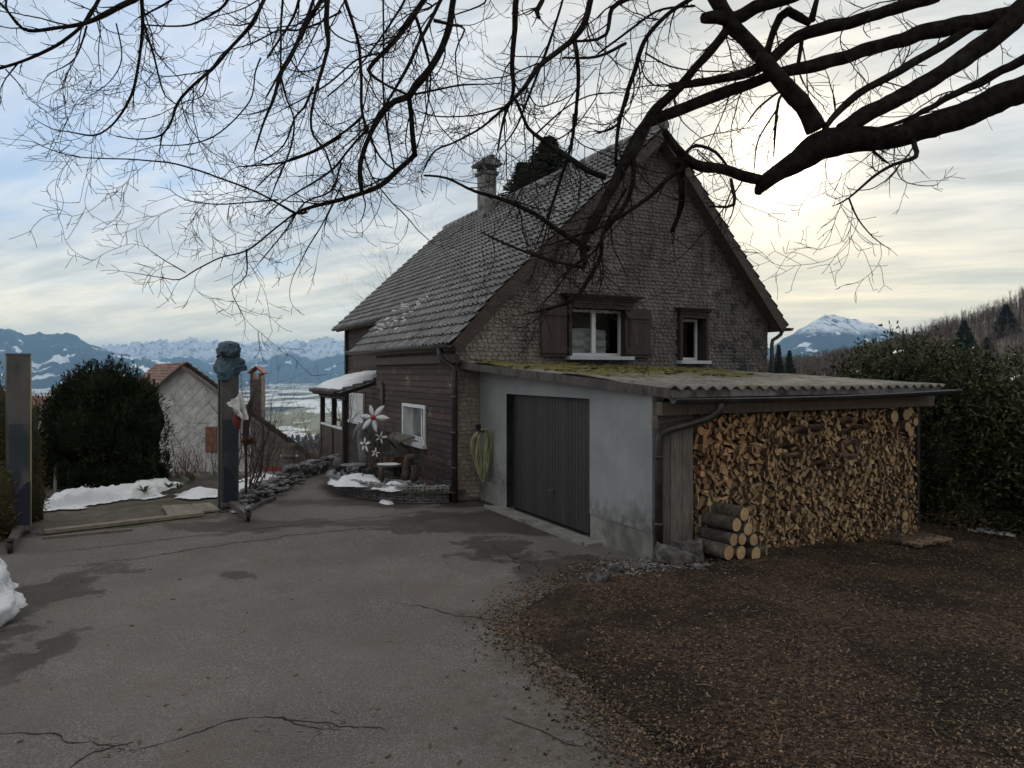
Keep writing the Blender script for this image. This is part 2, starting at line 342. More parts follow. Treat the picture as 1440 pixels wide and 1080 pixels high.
M['woodside'] = pm('split_side', (.10, .065, .04), (.26, .18, .11), 9, .85, .5, .01, .5, (1, 1, 1), (.06, .045, .035), 8)
def logend():
    m, t, b = newmat('log_end'); p = t.pos(); k = t.attr(); n = t.noise(p, 28, 5, .6)
    col = t.mix(k, (.42, .26, .12), (.60, .42, .22)); col = t.mix(t.mr(n, .42, .68, 0, .55), col, (.24, .14, .07)); t.set(b.inputs['Base Color'], col)
    b.inputs['Roughness'].default_value = .8; bump(t, b, t.noise(p, 70, 4), .4, .004); return m
M['logend'] = logend()
def diamondmat():
    m, t, b = newmat('white_shingle'); p = t.pos(); k = t.attr(); n = t.noise(p, 3, 5)
    col = t.mix(t.mr(n, .35, .65), (.44, .44, .43), (.62, .62, .60)); kk = t.mr(k, 0, 1, .88, 1.08)
    col = t.mix(1.0, col, t.n('ShaderNodeCombineColor', {0: kk, 1: kk, 2: kk}).outputs[0], 'MULTIPLY'); t.set(b.inputs['Base Color'], col); b.inputs['Roughness'].default_value = .8; return m
M['diamond'] = diamondmat()
# ---------------------------------------------------------------- camera, light, sky, air
cam_d = bpy.data.cameras.new('camera'); cam = bpy.data.objects.new('camera', cam_d); COL.objects.link(cam)
cam.location = (0, 0, EYE); cam.rotation_euler = (math.radians(90), 0, 0)
cam_d.sensor_width = 36; cam_d.lens = 25.0; cam_d.shift_y = -17/1440; cam_d.clip_start = .05; cam_d.clip_end = 120000
SC.camera = cam
SUN = Vector((.385, 1, .30)).normalized(); EL = math.asin(SUN.z); AZ = math.atan2(SUN.x, SUN.y)
sd = bpy.data.lights.new('sun', 'SUN'); so = bpy.data.objects.new('sun', sd); COL.objects.link(so)
sd.energy = SUN_E; sd.angle = math.radians(11); sd.color = (1, .88, .70); so.rotation_euler = SUN.to_track_quat('Z', 'Y').to_euler(); so.location = (20, 40, 30)
def world():
    w = bpy.data.worlds.new('World'); SC.world = w; w.use_nodes = True; t = NT(w.node_tree); bg = w.node_tree.nodes['Background']
    d = t.n('ShaderNodeTexCoord').outputs['Generated']; sp = t.n('ShaderNodeSeparateXYZ', {0: d}); z = t.math('MAXIMUM', sp.outputs[2], 0.0)
    front = t.mr(sp.outputs[1], -.3, .25)
    sky = t.n('ShaderNodeTexSky', sky_type='NISHITA', sun_disc=False, sun_elevation=EL, sun_rotation=AZ, altitude=600, dust_density=1.0).outputs[0]
    k = t.math('DIVIDE', 1.0, t.math('ADD', z, .14))
    pl2 = t.n('ShaderNodeCombineXYZ', {0: t.math('MULTIPLY', sp.outputs[0], k), 1: t.math('MULTIPLY', sp.outputs[1], k), 2: 0.0}).outputs[0]
    rot = t.n('ShaderNodeVectorRotate', {'Vector': pl2, 'Axis': (0, 0, 1), 'Angle': math.radians(28)}, rotation_type='AXIS_ANGLE').outputs[0]
    stx = t.scale(rot, (.55, 1.5, 1))
    n1 = t.noise(stx, 1.5, 8, .62, .35); n2 = t.noise(t.vm('ADD', stx, (7.3, 2.1, 0)), 3.0, 8, .6, .4); n3 = t.noise(t.vm('ADD', stx, (3.1, 9.2, 0)), .8, 4, .5, .2)
    zc = t.mr(z, 0, .55)
    # cloud light: cream at the horizon, pale blue-grey above
    base = t.mix(t.mr(z, .02, .30, 0, 1, True), (7.2, 6.7, 5.4), (6.0, 6.5, 7.2))
    base = t.mix(t.mr(z, .42, .62), base, (6.6, 6.2, 5.6)); base = t.mix(t.mr(sp.outputs[1], .1, -.4), base, (6.0, 5.6, 5.0))  # unseen zenith and rear sky tinted warm to warm the ground light
    shade = t.mr(n2, .36, .62, .76, 1.14); dark = t.mr(n1, .34, .60, .68, 1.16)
    sv = t.math('MULTIPLY', shade, dark); cl = t.mix(1.0, base, t.n('ShaderNodeCombineColor', {0: sv, 1: t.math('POWER', sv, .80), 2: t.math('POWER', sv, .58)}).outputs[0], 'MULTIPLY')
    dm = t.mr(t.vm('DOT_PRODUCT', d, SUN, out=1), .55, .93, 1.0, .80); cl = t.mix(1.0, cl, t.n('ShaderNodeCombineColor', {0: dm, 1: dm, 2: dm}).outputs[0], 'MULTIPLY')
    bluegap = t.math('MULTIPLY', t.mr(n3, .47, .58), t.mr(n2, .42, .56)); dt = t.vm('DOT_PRODUCT', d, SUN, out=1)
    bluegap = t.math('MULTIPLY', bluegap, t.mr(dt, .98, .80)); bluegap = t.math('MULTIPLY', bluegap, t.mr(z, .05, .12))
    skyc = t.mix(.65, t.vm('SCALE', sky, 1.0), (3.0, 4.4, 6.6)); bluegap = t.math('MULTIPLY', bluegap, t.mr(z, .50, .22, .45, 1.0)); col = t.mix(t.math('MULTIPLY', bluegap, .75), cl, skyc)
    cirr = t.math('MULTIPLY', .10, 1.0); col = t.mix(cirr, col, sky)
    g1 = t.math('POWER', t.math('MAXIMUM', dt, 0.0), 900.0); g2 = t.math('POWER', t.math('MAXIMUM', dt, 0.0), 130.0); g3 = t.math('POWER', t.math('MAXIMUM', dt, 0.0), 9.0)
    for g, c in ((g1, (22, 19, 14)), (g2, (3.3, 2.6, 1.5)), (g3, (.3, -.1, -1.1))):
        col = t.mix(1.0, col, t.vm('SCALE', c, t.math('MULTIPLY', g, t.mr(n1, .3, .7, .8, 1.15))), 'ADD')
    hz = t.math('MULTIPLY', t.math('MULTIPLY', t.mr(z, .16, .0, 0, 1, True), HZ_ADD), t.math('MULTIPLY', front, t.mr(dt, .45, .98, 1.2, .42)))
    col = t.mix(1.0, col, t.vm('SCALE', (5.2, 4.0, 1.7), hz), 'ADD')
    t.set(bg.inputs['Color'], col); bg.inputs['Strength'].default_value = SKY_S
world()
SC.view_settings.view_transform = 'Standard'; SC.view_settings.look = 'None'; SC.view_settings.exposure = EXPO; SC.view_settings.gamma = 1.0
SC.cycles.use_denoising = True; SC.cycles.max_bounces = 8; SC.cycles.diffuse_bounces = 3; SC.cycles.glossy_bounces = 3; SC.cycles.transparent_max_bounces = 12
SC.cycles.volume_bounces = 0; SC.cycles.sample_clamp_indirect = 6
if HAZE:
    hm = bpy.data.materials.new('haze_air'); hm.use_nodes = True; nt = hm.node_tree; nt.nodes.remove(nt.nodes['Principled BSDF'])
    pv = nt.nodes.new('ShaderNodeVolumePrincipled'); pv.inputs['Color'].default_value = (.34, .62, 1.0, 1); pv.inputs['Density'].default_value = HAZE; pv.inputs['Anisotropy'].default_value = 0.1
    nt.links.new(pv.outputs[0], nt.nodes['Material Output'].inputs['Volume'])
    b = MB(); b.wbox(-26000, 26000, -900, 25000, -173, 940); tag(b.build('haze', hm), 'thin blue winter haze over the valley and the mountains', 'haze', kind='stuff')

# ---------------------------------------------------------------- terrain out to the horizon
CREST = [(700, -.01), (1000, -.006), (1085, .002), (1160, .012), (1240, .026), (1300, .040), (1345, .052), (1400, .066), (1440, .080), (1800, .10), (2600, .10)]
ZL = [(0, -.05), (17.2, -.06), (19, -.7), (24, -3.0), (40, -8), (100, -20), (400, -60), (1200, -128), (2000, -164), (2600, -170), (60000, -170)]
def zright(r, q):
    if r < 140: return pl(r, [(0, -.05), (6, -.12), (9, -.55), (14, -.9), (30, -2.2), (60, -4.5), (140, -5)])
    if r < 520: return lerp(-5, q*520, sstep(140, 520, r)**.8)
    return pl(r, [(520, q*520), (700, q*520*.9), (1500, -40), (3000, -165), (60000, -170)])
def terrain_z(x, y):
    r = math.hypot(x, y); az = math.degrees(math.atan2(x, y))
    if y < 0.5 and abs(az) > 80: return -.05 + .30*max(0, r-14)*sstep(80, 120, abs(az))  # unseen rise behind the camera, added to cut light and reflections
    q = pl(PCX + 1000*x/max(y, .2*abs(x)+.01), CREST)
    w = sstep(1, 11, az)
    z = lerp(pl(r, ZL), zright(r, q), w)
    if r > 60: z += fb(x/90, y/90)*min(6, r*.012)*(1-.7*sstep(2500, 5000, r))
    return z
def terrain():
    b = MB(); rs = [0]; r = 1.2
    while r < 24000: rs.append(r); r = r*1.075 + .25
    azs = [-180 + 6*i for i in range(20)] + [-60 + 1.0*i for i in range(120)] + [60 + 6*i for i in range(21)]
    n = len(azs); vs = []
    for r in rs:
        for a in azs:
            x, y = r*math.sin(math.radians(a)), r*math.cos(math.radians(a))
            if abs(a) > 62 and r > 260: x, y = x*260/r, y*260/r     # the unseen half ends early
            vs.append(Vector((x, y, terrain_z(x, y))))
    fs = [(i*n+j, i*n+j+1, (i+1)*n+j+1, (i+1)*n+j) for i in range(len(rs)-1) for j in range(n-1)]
    b.add(vs, [f[::-1] for f in fs], smooth=True)
    m, t, bs = newmat('terrain'); p = t.pos(); z = t.n('ShaderNodeSeparateXYZ', {0: p}).outputs[2]
    near = t.mix(t.mr(t.noise(p, .6, 5), .4, .6), (.045, .04, .025), (.08, .07, .045)); near = t.mix(t.mr(t.noise(p, .35, 4), .52, .6), near, (.75, .77, .80))
    wood = t.mix(t.mr(t.noise(p, .05, 5, .7), .35, .65), (.06, .048, .042), (.11, .088, .075))
    slope_snow = t.mr(t.noise(t.scale(p, (1, .6, 1)), .0045, 6, .65), .50, .54); hillv = t.mix(slope_snow, (.085, .075, .062), (.72, .74, .77))
    vo = t.n('ShaderNodeTexVoronoi', {'Vector': t.scale(p, (1, .45, 0)), 'Scale': .0052}, feature='F1', distance='CHEBYCHEV'); cs = t.n('ShaderNodeSeparateColor', {0: vo.outputs['Color']})
    fld = t.mix(cs.outputs[0], (.12, .14, .075), (.22, .22, .15)); fld = t.mix(t.mr(cs.outputs[1], .5, .62), fld, (.62, .65, .66)); fld = t.mix(t.mr(cs.outputs[2], .84, .86), fld, (.035, .045, .035))
    fld = t.mix(t.mr(t.noise(t.scale(p, (1, .3, 0)), .002, 6, .7), .56, .62), fld, (.055, .062, .05)); fld = t.mix(t.mr(t.noise(t.scale(p, (.6, .35, 0)), .006, 6, .75), .56, .62), fld, (.78, .79, .80))
    r = t.vm('LENGTH', p, out=1); x = t.n('ShaderNodeSeparateXYZ', {0: p}).outputs[0]
    col = t.mix(t.mr(r, 25, 60), near, t.mix(t.mr(x, 0, 60), hillv, wood)); col = t.mix(t.mr(z, -128, -162), col, fld)
    t.set(bs.inputs['Base Color'], col); bs.inputs['Roughness'].default_value = .95; bs.inputs['Specular IOR Level'].default_value = .1
    tag(b.build('terrain', m), None, None, kind='structure')
terrain()
# ---------------------------------------------------------------- mountains
def mountmat(name, rock, snowline, soft, patch, scale):
    m, t, b = newmat(name); p = t.pos(); z = t.n('ShaderNodeSeparateXYZ', {0: p}).outputs[2]; nz = t.n('ShaderNodeSeparateXYZ', {0: t.n('ShaderNodeNewGeometry').outputs['Normal']}).outputs[2]
    n = t.noise(p, scale, 8, .68); f = t.mr(t.math('ADD', z, t.math('MULTIPLY', t.math('SUBTRACT', n, .5), soft*5)), snowline-soft, snowline+soft)
    f = t.math('MULTIPLY', f, t.mr(t.noise(p, scale*3.2, 6, .7), .38, .50)); 
    pt = t.mr(t.noise(t.scale(p, (1, 1, 2.2)), scale*1.1, 5, .6), patch, patch+.02); f = t.math('MAXIMUM', f, pt)
    f = t.math('MULTIPLY', f, t.mr(nz, .18, .42))
    col = t.mix(f, t.mix(t.mr(n, .35, .65), rock, tuple(c*1.7 for c in rock)), (.84, .86, .90)); t.set(b.inputs['Base Color'], col); b.inputs['Roughness'].default_value = .95; b.inputs['Specular IOR Level'].default_value = .05
    return m
def mountain(prof, d, wid, amp, nf, mat, px0, px1, npx=300, nd=30, zb=-172, rough=1.0, seed=0.0):
    b = MB(); vs = []
    for j in range(nd):
        t = j/(nd-1); dj = d*(1 + (t-.62)*wid)
        for i in range(npx):
            px = lerp(px0, px1, i/(npx-1)); zc = EYE + (PCY - pl(px, prof))/1000*d
            x = (px-PCX)/1000*dj; pw = 1.15 + .75*fb(px*nf*.6+seed, 3.3, t*.6, 4)
            s = (t/.62)**max(.45, pw) if t < .62 else ((1-t)/.38)**.8
            rg = noise.ridged_multi_fractal(Vector((x/d*900*nf*2.2+seed, dj/d*900*nf*2.2, seed)), 1.0, 2.1, 7, 1.0, 2.0) - 1.3
            h = zb + (zc-zb)*s + rg*amp*(s*(1.15-s)*2.2 + .22*rough*s*s)
            vs.append(Vector((x, dj, max(h, zb) if s > 0 else zb)))
    fs = [(j*npx+i, j*npx+i+1, (j+1)*npx+i+1, (j+1)*npx+i) for j in range(nd-1) for i in range(npx-1)]
    b.add(vs, fs, smooth=True); return tag(b.build('mountain', mat), None, None, kind='structure')
M1 = [(-300, 490), (-150, 478), (-60, 470), (0, 463), (12, 462), (25, 467), (42, 472), (55, 468), (70, 468), (82, 470), (95, 469), (104, 471), (113, 475), (133, 486), (153, 494), (183, 500), (233, 510), (290, 522), (350, 536), (400, 548), (425, 557), (460, 560)]
M2 = [(-300, 484), (60, 492), (140, 487), (180, 483), (199, 480), (212, 482), (227, 477), (240, 480), (255, 480), (271, 474), (284, 480), (306, 478), (320, 481), (337, 483), (352, 482), (369, 481), (385, 483), (400, 483), (413, 478), (422, 481), (432, 481), (446, 477), (457, 475), (470, 478), (485, 480), (520, 476), (600, 484), (800, 490)]
M2F = [(-300, 512), (120, 512), (230, 505), (262, 500), (300, 511), (340, 514), (375, 505), (405, 494), (425, 500), (440, 507), (465, 498), (490, 494), (560, 500), (800, 512)]
M3 = [(980, 490), (1080, 487), (1100, 477), (1118, 467), (1132, 457), (1150, 446), (1161, 441), (1170, 442), (1180, 445), (1200, 448), (1220, 453), (1245, 461), (1275, 472), (1320, 485), (1400, 500), (1500, 508)]
mountain(M2, 15500, .34, 200, .05, mountmat('alps', (.04, .05, .065), 250, 80, .80, .0018), -320, 820, 420, 30)
mountain(M2F, 12800, .28, 160, .035, mountmat('foothills', (.024, .034, .034), 350, 60, .62, .0017), -320, 820, 260, 24, rough=.4, seed=5)
mountain(M1, 9600, .40, 155, .018, mountmat('wooded_mountain', (.016, .024, .024), 1500, 100, .565, .0021), -320, 430, 260, 30, rough=.15, seed=9)
mountain(M3, 8200, .40, 60, .02, mountmat('snowy_hill', (.020, .028, .028), 455, 45, .60, .0034), 960, 1520, 220, 30, rough=.2, seed=14)
# ================================================================ the house
VR, ZR = 4.25, 7.74            # ridge
US, UE, UA = 4.87, 17.62, 12.1 # near verge, far verge, end of the lower roof
WU = 5.25                      # gable plane
LEFT = [(-.70, 2.98), (.25, 4.00), (VR, ZR)]; RIGHT = [(8.0, 3.58), (VR, ZR)]
def roofz(v): return pl(v, LEFT) if v <= VR else pl(-v, [(-8.0, 3.58), (-VR, ZR)])
house = thing('house', 'old shingled house with a steep tiled roof and dark plank side wall', 'house', L(WU, 0))
def slope_rows(path, expo):
    ds = [0]
    for a, b in zip(path, path[1:]): ds.append(ds[-1] + math.dist(a, b))
    tot = ds[-1]; n = round(tot/expo); at = lambda s: (pl(s, [(d, p[0]) for d, p in zip(ds, path)]), pl(s, [(d, p[1]) for d, p in zip(ds, path)]))
    return [(at(tot*i/n), at(tot*(i+1)/n)) for i in range(n)]
def tiles(mb, path, expo, umin, umax, per=.215, prof=((0, 0), (.08, .02), (.2, .036), (.34, .036), (.46, .02), (.55, 0), (.8, -.004)), cut=None):
    for (v0, z0), (v1, z1) in slope_rows(path, expo):
        ue = umax if cut is None or (v0+v1)/2 > cut[0] else cut[1]
        t = Vector((v1-v0, z1-z0)); t.normalize(); nx, nz = (-t.y, t.x) if t.x > 0 else (t.y, -t.x)
        off = R.uniform(0, .02); n = int((ue-umin)/per)
        rows = [[], [], []]; us = []
        for i in range(n):
            jit = R.uniform(-.004, .006); sl = R.uniform(-.012, .012)
            for q, h in prof:
                u = umin + (i+q)*per + off
                for k, (vv, zz, hh) in enumerate(((v0 - t.x*(.05+sl), z0 - t.y*(.05+sl), -.012), (v0 - t.x*(.05+sl), z0 - t.y*(.05+sl), .058+h+jit), (v1, z1, .008+h*.9))):
                    rows[k].append(L(u, vv + nx*hh, zz + nz*hh))
        m = len(rows[0]); o = len(mb.v); mb.v += rows[0] + rows[1] + rows[2]; npf = len(prof)
        rr = [R.random() for _ in range(n)]
        for j in range(m-1):
            r = rr[j//npf]*.7 + (.3 if prof[j % npf][0] >= .46 else .0); a = [o+j, o+j+1, o+m+j+1, o+m+j]; c = [o+m+j, o+m+j+1, o+2*m+j+1, o+2*m+j]
            if t.x < 0: a, c = a[::-1], c[::-1]
            mb.f += [a[::-1], c[::-1]]; mb.m += [1, 0]; mb.r += [r, r]; mb.sm += [False, False]  # tile fronts take the dark slot: row shadow put into the colour
b = MB(); tiles(b, LEFT, .262, US, UE, cut=(.25, UA)); tiles(b, RIGHT, .30, US, UE)
rg = [L(u, VR, ZR+.05) for u in [US-.02 + .38*i for i in range(34)]]
for a, c in zip(rg, rg[1:]): b.tube([a, a.lerp(c, 1.06)], [.115, .10], 8, 0)
roof = b.build('roof', [M['tile'], M['dark_wood_and_row_shade']], house)
b = MB(); th = .13
def vz(u, p): return L(u, p[0], p[1])
b.prism([vz(US+.03, q) for q in ((.2, 3.955), (VR, ZR-.02), (VR, ZR-.22), (.28, 3.83))], U*(UE-US-.06), 0)
b.prism([vz(US+.03, q) for q in ((-.68, 2.98), (.195, 3.945), (.265, 3.83), (-.62, 2.85))], U*(UA-US-.06), 0)
b.prism([vz(US+.03, q) for q in ((VR+.004, ZR-.02), (7.98, 3.56), (7.90, 3.42), (VR+.004, ZR-.22))], U*(UE-US-.06), 0)
b.build('roof_deck', M['wood_brown'], roof)
for name, pts in (('l', ((-.70, 2.97), (.25, 3.985), (VR, ZR-.012), (VR, ZR-.29), (.36, 3.77), (-.56, 2.78))), ('r', ((VR+.003, ZR-.012), (8.0, 3.57), (7.86, 3.38), (VR+.003, ZR-.29)))):
    b = MB(); b.prism([vz(US, q) for q in pts], U*.028); b.build('barge_board', M['wood_brown'], house)
# gable wall: a core with openings and real shingles on it
WB, WS = (AU(800, 434, WU), AU(880, 501, WU)), (AU(955, 449, WU), AU(988, 508, WU))
big = (WB[0][0], WB[1][0], 3.0, WB[0][1]+.02); big = (big[0], big[1], AU(838, 501, WU)[1], big[3])
sml = (WS[0][0], WS[1][0], AU(972, 507, WU)[1], AU(972, 448, WU)[1])
VL, VRT = -.49, 7.73
b = MB(); top = lambda v: roofz(v) - .17
def col(va, vb, za, zb=None):
    p = [L(WU+.01, va, za), L(WU+.01, vb, za)]
    if zb is not None: p += [L(WU+.01, vb, zb), L(WU+.01, va, zb)]
    else:
        p.append(L(WU+.01, vb, top(vb)))
        for k in (VR, .25):
            if va < k < vb: p.append(L(WU+.01, k, top(k)))
        p.append(L(WU+.01, va, top(va)))
    b.prism(p, U*.12, 0)
e = [VL, big[0], big[1], sml[0], sml[1], VRT]
for i in (0, 2, 4): col(e[i], e[i+1], 0)
for w in (big, sml): col(w[0], w[1], 0, w[2]); col(w[0], w[1], w[3])
row, k = .05, 0
while row < 7.6:
    sw = .132; v = VL - .0 - (k % 2)*sw*.5
    while v < VRT:
        w = sw*R.uniform(.72, 1.2); a, c = max(v, VL), min(v+w, VRT); v += w
        z0 = row + R.uniform(-.012, .012); z1 = z0 + .099
        if c-a < .03 or z0 > top((a+c)/2)-.02 or row > 7.55: continue
        if any(a < q[1]+.03 and c > q[0]-.03 and z1 > q[2]-.02 and z0 < q[3]+.03 for q in (big, sml)): continue
        if z0 < 2.2 and a > .06: continue                       # inside the garage
        g = .004; o1, o2 = -.026 - R.uniform(0, .010), -.004; r = R.random()
        F = [L(WU+o2, a+g, z1), L(WU+o1, a+g, z0+.022), L(WU+o1, a+g+.022, z0), L(WU+o1, c-g-.022, z0), L(WU+o1, c-g, z0+.022), L(WU+o2, c-g, z1)]
        b.add(F + [L(WU+.009, a+g+.02, z0), L(WU+.009, c-g-.02, z0), L(WU+.009, a+g, z1), L(WU+.009, c-g, z1)], [(0, 1, 2, 3, 4, 5), (2, 6, 7, 3), (0, 8, 6, 2, 1), (5, 4, 3, 7, 9)], 0, r)
    row += .080; k += 1
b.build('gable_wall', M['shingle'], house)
# plank side wall of the low part, main side wall, far and right walls
def planks(mb, v, u0, u1, z0, z1, hole=None, h=.125):
    z = z0
    while z < z1:
        hh = min(h, z1-z)*.985; segs = [(u0, u1)]
        if hole and z + hh > hole[2] and z < hole[3]: segs = [(u0, hole[0]), (hole[1], u1)]
        for a, c in segs:
            x = a
            while x < c - .01:
                y = min(c, x + R.uniform(1.6, 3.4)); y = c if c - y < .6 else y; r = R.random(); o = R.uniform(0, .006)
                p = [L(x+.002, v-.032-o, z), L(x+.002, v-.014, z+hh), L(x+.002, v+.02, z+hh), L(x+.002, v+.02, z)]
                mb.prism(p, U*(y-x-.004), 0, r); x = y
        z += h
a1, z1 = AV(570, 571, -.49); a2, z2 = AV(599, 625, -.49); hz0, hz1 = AV(568, 617, -.49)[1], AV(571, 571, -.49)[1]; hole = (a2, a1, hz0, hz1)
b = MB(); planks(b, -.49, WU+.02, 10.28, .02, 2.86, hole)
for (p0, p1, q0, q1) in ((WU+.14, a2, 0, 2.9), (a1, 10.28, 0, 2.9), (a2, a1, 0, hz0), (a2, a1, hz1, 2.9)): b.lbox(p0, p1, -.468, -.36, q0, q1, 0, .2)
b.lbox(10.18, 10.28, -.358, .56, 0, 2.9, 0, .3)
b.build('plank_wall', M['boards'], house)
b = MB(); planks(b, .57, 10.29, 17.2, -1.2, 3.85, None, .15); b.lbox(10.3, 17.2, .592, .7, -1.5, 4.0, 0, .2); b.build('main_side_wall', M['boards'], house)
b = MB(); b.lbox(17.0, 17.2, .702, 7.7, -3, 3.6); b.lbox(WU+.14, 16.99, 7.6, 7.72, -3, 3.62)
b.prism([L(17.05, .72, 3.605), L(17.05, 7.6, 3.605), L(17.05, VR, ZR-.25)], U*.12); b.build('rear_wall', M['dark_wood_and_row_shade'], house)
b = MB(); b.lbox(17.1, 17.25, .46, .60, -1.5, 4.0); b.build('corner_post', M['dark_wood_and_row_shade'], house)
b = MB(); b.lbox(WU-.035, WU+.02, -.56, -.495, .02, 2.8); b.build('corner_board', M['dark_wood_and_row_shade'], house)
b = MB(); b.lbox(5.0, UA-.1, -.62, -.50, 2.62, 2.78); b.build('eave_beam', M['wood_brown'], house)
# gutters and downpipes
def gutter(name, pts, r=.065, mat='gutter', parent=house):
    mb = MB(); n = len(pts); sec = [(math.cos(a), math.sin(a)) for a in [math.pi + math.pi*i/8 for i in range(9)]]
    d = (pts[-1]-pts[0]).normalized(); x = d.cross(Z3).normalized()
    for rr, flip in ((r, False), (r*.9, True)):
        vs = [p + x*(c*rr) + Z3*(s*rr) for p in pts for c, s in sec]; fs = [(i*9+j, i*9+j+1, (i+1)*9+j+1, (i+1)*9+j) for i in range(n-1) for j in range(8)]
        mb.add(vs, [f[::-1] for f in fs] if flip else fs, 0, .5, True)
    for s in (-1, 1): mb.tube([p + x*s*r for p in pts], .012, 6)
    return mb.build(name, M[mat], parent)
gutter('gutter', [L(u, -.78, 2.95 + .006*(u-5)) for u in (4.83, 7, 9, UA)]); gutter('gutter', [L(u, .17, 3.93) for u in (UA+.05, 14, 16, UE+.05)])
gutter('gutter', [L(u, 8.08, 3.50) for u in (US-.05, 8, 12, 17)])
b = MB(); b.tube([L(5.12, 8.08, 3.46), L(5.12, 8.05, 3.36), L(5.16, 7.95, 3.28), L(5.17, 7.83, 3.22), L(5.17, 7.80, 3.1), L(5.17, 7.80, .2)], .045, 10); b.build('downpipe', M['gutter'], house)
b = MB(); b.tube([L(5.3, -.78, 2.90), L(5.3, -.78, 2.76), L(5.25, -.74, 2.66), L(5.14, -.58, 2.54), L(5.12, -.56, 2.42), L(5.12, -.56, .0)], .058, 12)
for z in (.62, 1.28, 1.95): b.tube([L(5.12, -.56, z), L(5.12, -.56, z+.05)], .068, 12)
b.build('downpipe', M['gutter'], house)
# chimney
b = MB(); b.lbox(12.5, 13.0, 3.55, 3.97, 6.3, 8.55); ch = b.build('chimney', pm('chimney_plaster', (.12, .115, .11), (.29, .28, .275), 5, .9, .4, .01, .05, c3=(.07, .062, .055), s3=2.5), house)
b = MB(); b.lbox(12.45, 13.05, 3.50, 4.02, 6.5, 7.28); b.build('flashing', M['gutter'], ch)
b = MB(); b.lbox(12.44, 13.06, 3.49, 4.03, 8.55, 8.64)
for uu in (12.5, 12.91):
    for vv in (3.55, 3.88): b.lbox(uu, uu+.09, vv, vv+.09, 8.64, 8.82)
b.prism([L(12.38, 3.42, 8.82), L(12.38, 4.10, 8.82), L(12.38, 4.10, 8.85), L(12.38, 3.76, 9.12), L(12.38, 3.42, 8.85)], U*.74)
for s in (0, 1):
    for i in range(4):
        q = 3.40 + .09*i if not s else 4.12 - .09*i; zz = 8.85 + .068*i; b.lbox(12.36, 13.14, q, q + (.11 if not s else -.11), zz, zz+.05)
b.build('chimney_cap', M['slate'], ch)
# gable windows
def sash(parent, u, v0, v1, z0, z1, n=2, fw=.055, name='frame'):
    mb = MB(); g = MB()
    mb.lbox(u, u+.06, v0, v0+fw, z0, z1); mb.lbox(u, u+.06, v1-fw, v1, z0, z1); mb.lbox(u, u+.06, v0+fw, v1-fw, z0, z0+fw*1.2); mb.lbox(u, u+.06, v0+fw, v1-fw, z1-fw, z1)
    if n == 2:
        c = (v0+v1)/2; mb.lbox(u-.012, u+.058, c-.05, c+.05, z0+fw*1.2, z1-fw)
    mb.build(name, M['white'], parent)
    g.quad(L(u+.03, v0+.02, z0+.02), L(u+.03, v1-.02, z0+.02), L(u+.03, v1-.02, z1-.02), L(u+.03, v0+.02, z1-.02)); g.build('pane', M['glass'], parent)
def cornice(parent, v0, v1, z, steps):
    mb = MB()
    for d, h, ex in steps:
        mb.lbox(WU-d, WU-.003, v0-ex, v1+ex, z, z+h-.002); z += h
    mb.build('cornice', M['dark_wood_and_row_shade'], parent)
def casing(v0, v1, z0, z1, sash_v1, n, rec=.17):
    mb = MB(); p = .13
    mb.lbox(WU-p, WU+.32, v0-.07, v0, z0, z1); mb.lbox(WU-p, WU+.32, v1, v1+.07, z0, z1); mb.lbox(WU-p+.003, WU+.32, v0-.07, v1+.07, z1, z1+.09)
    mb.lbox(WU+.10, WU+.32, v0, v1, z0-.05, z0-.002)
    w = mb.build('window', M['dark_wood_and_row_shade'], house)
    sash(w, WU+rec, v0+.005, sash_v1, z0+.005, z1-.005, n)
    s = MB(); s.lbox(WU-p-.08, WU+rec-.002, v0-.10, v1+.08, z0-.075, z0-.003); s.build('sill', M['sill'], w)
    return w
w1 = casing(*big, big[1]-.005, 2); cornice(w1, big[0]-.10, big[1]+.12, big[3]+.09, ((.15, .07, 0), (.19, .05, .05), (.24, .04, .10), (.29, .035, .15)))
w2 = casing(*sml, sml[1]-.005, 1); cornice(w2, sml[0]-.07, sml[1]+.07, sml[3]+.09, ((.15, .06, 0), (.19, .05, .04), (.24, .03, .09)))
for side, (pa, pb, y0, y1) in enumerate(((761, 797, 437, 501), (879, 915, 433, 504))):
    va, vb = AU(pa, 470, WU-.09)[0], AU(pb, 470, WU-.09)[0]; za, zb = big[2]-.02, big[3]+.02
    s = MB(); n = 4
    for i in range(n): s.lbox(WU-.105, WU-.07, lerp(va, vb, i/n)+.002, lerp(va, vb, (i+1)/n)-.002, za, zb)
    for z in (za+.07, zb-.20): s.lbox(WU-.135, WU-.106, va-.0, vb+.0, z, z+.13)
    o = s.build('shutter', M['shutter'], w1)
    for z in (za+.13, zb-.13): h = MB(); h.tube([L(WU-.15, (vb if side == 0 else va), z-.05), L(WU-.15, (vb if side == 0 else va), z+.05)], .016, 8); h.build('hinge', M['metal_dark'], w1)
c = MB(); v0, v1, zc0, zc1 = big[0]+.06, big[1]-.28, big[2]+.05, big[2]+.56; nx, nz = 60, 26; vs = []
for j in range(nz):
    for i in range(nx):
        a, t = i/(nx-1), j/(nz-1); sw = (a*2) % 1; dip = .14*(1-(2*sw-1)**2)
        vs.append(L(WU+.36 + .035*math.sin(t*20 + 3*sw) + .02*fb(a*9, t*5), lerp(v0, v1, a), lerp(zc0, zc1, t) - dip*(1-t)*.7 + .05*math.sin(a*3.1)*t))
c.add(vs, [(j*nx+i, j*nx+i+1, (j+1)*nx+i+1, (j+1)*nx+i) for j in range(nz-1) for i in range(nx-1)], smooth=True); c.build('curtain', M['cloth'], w1)
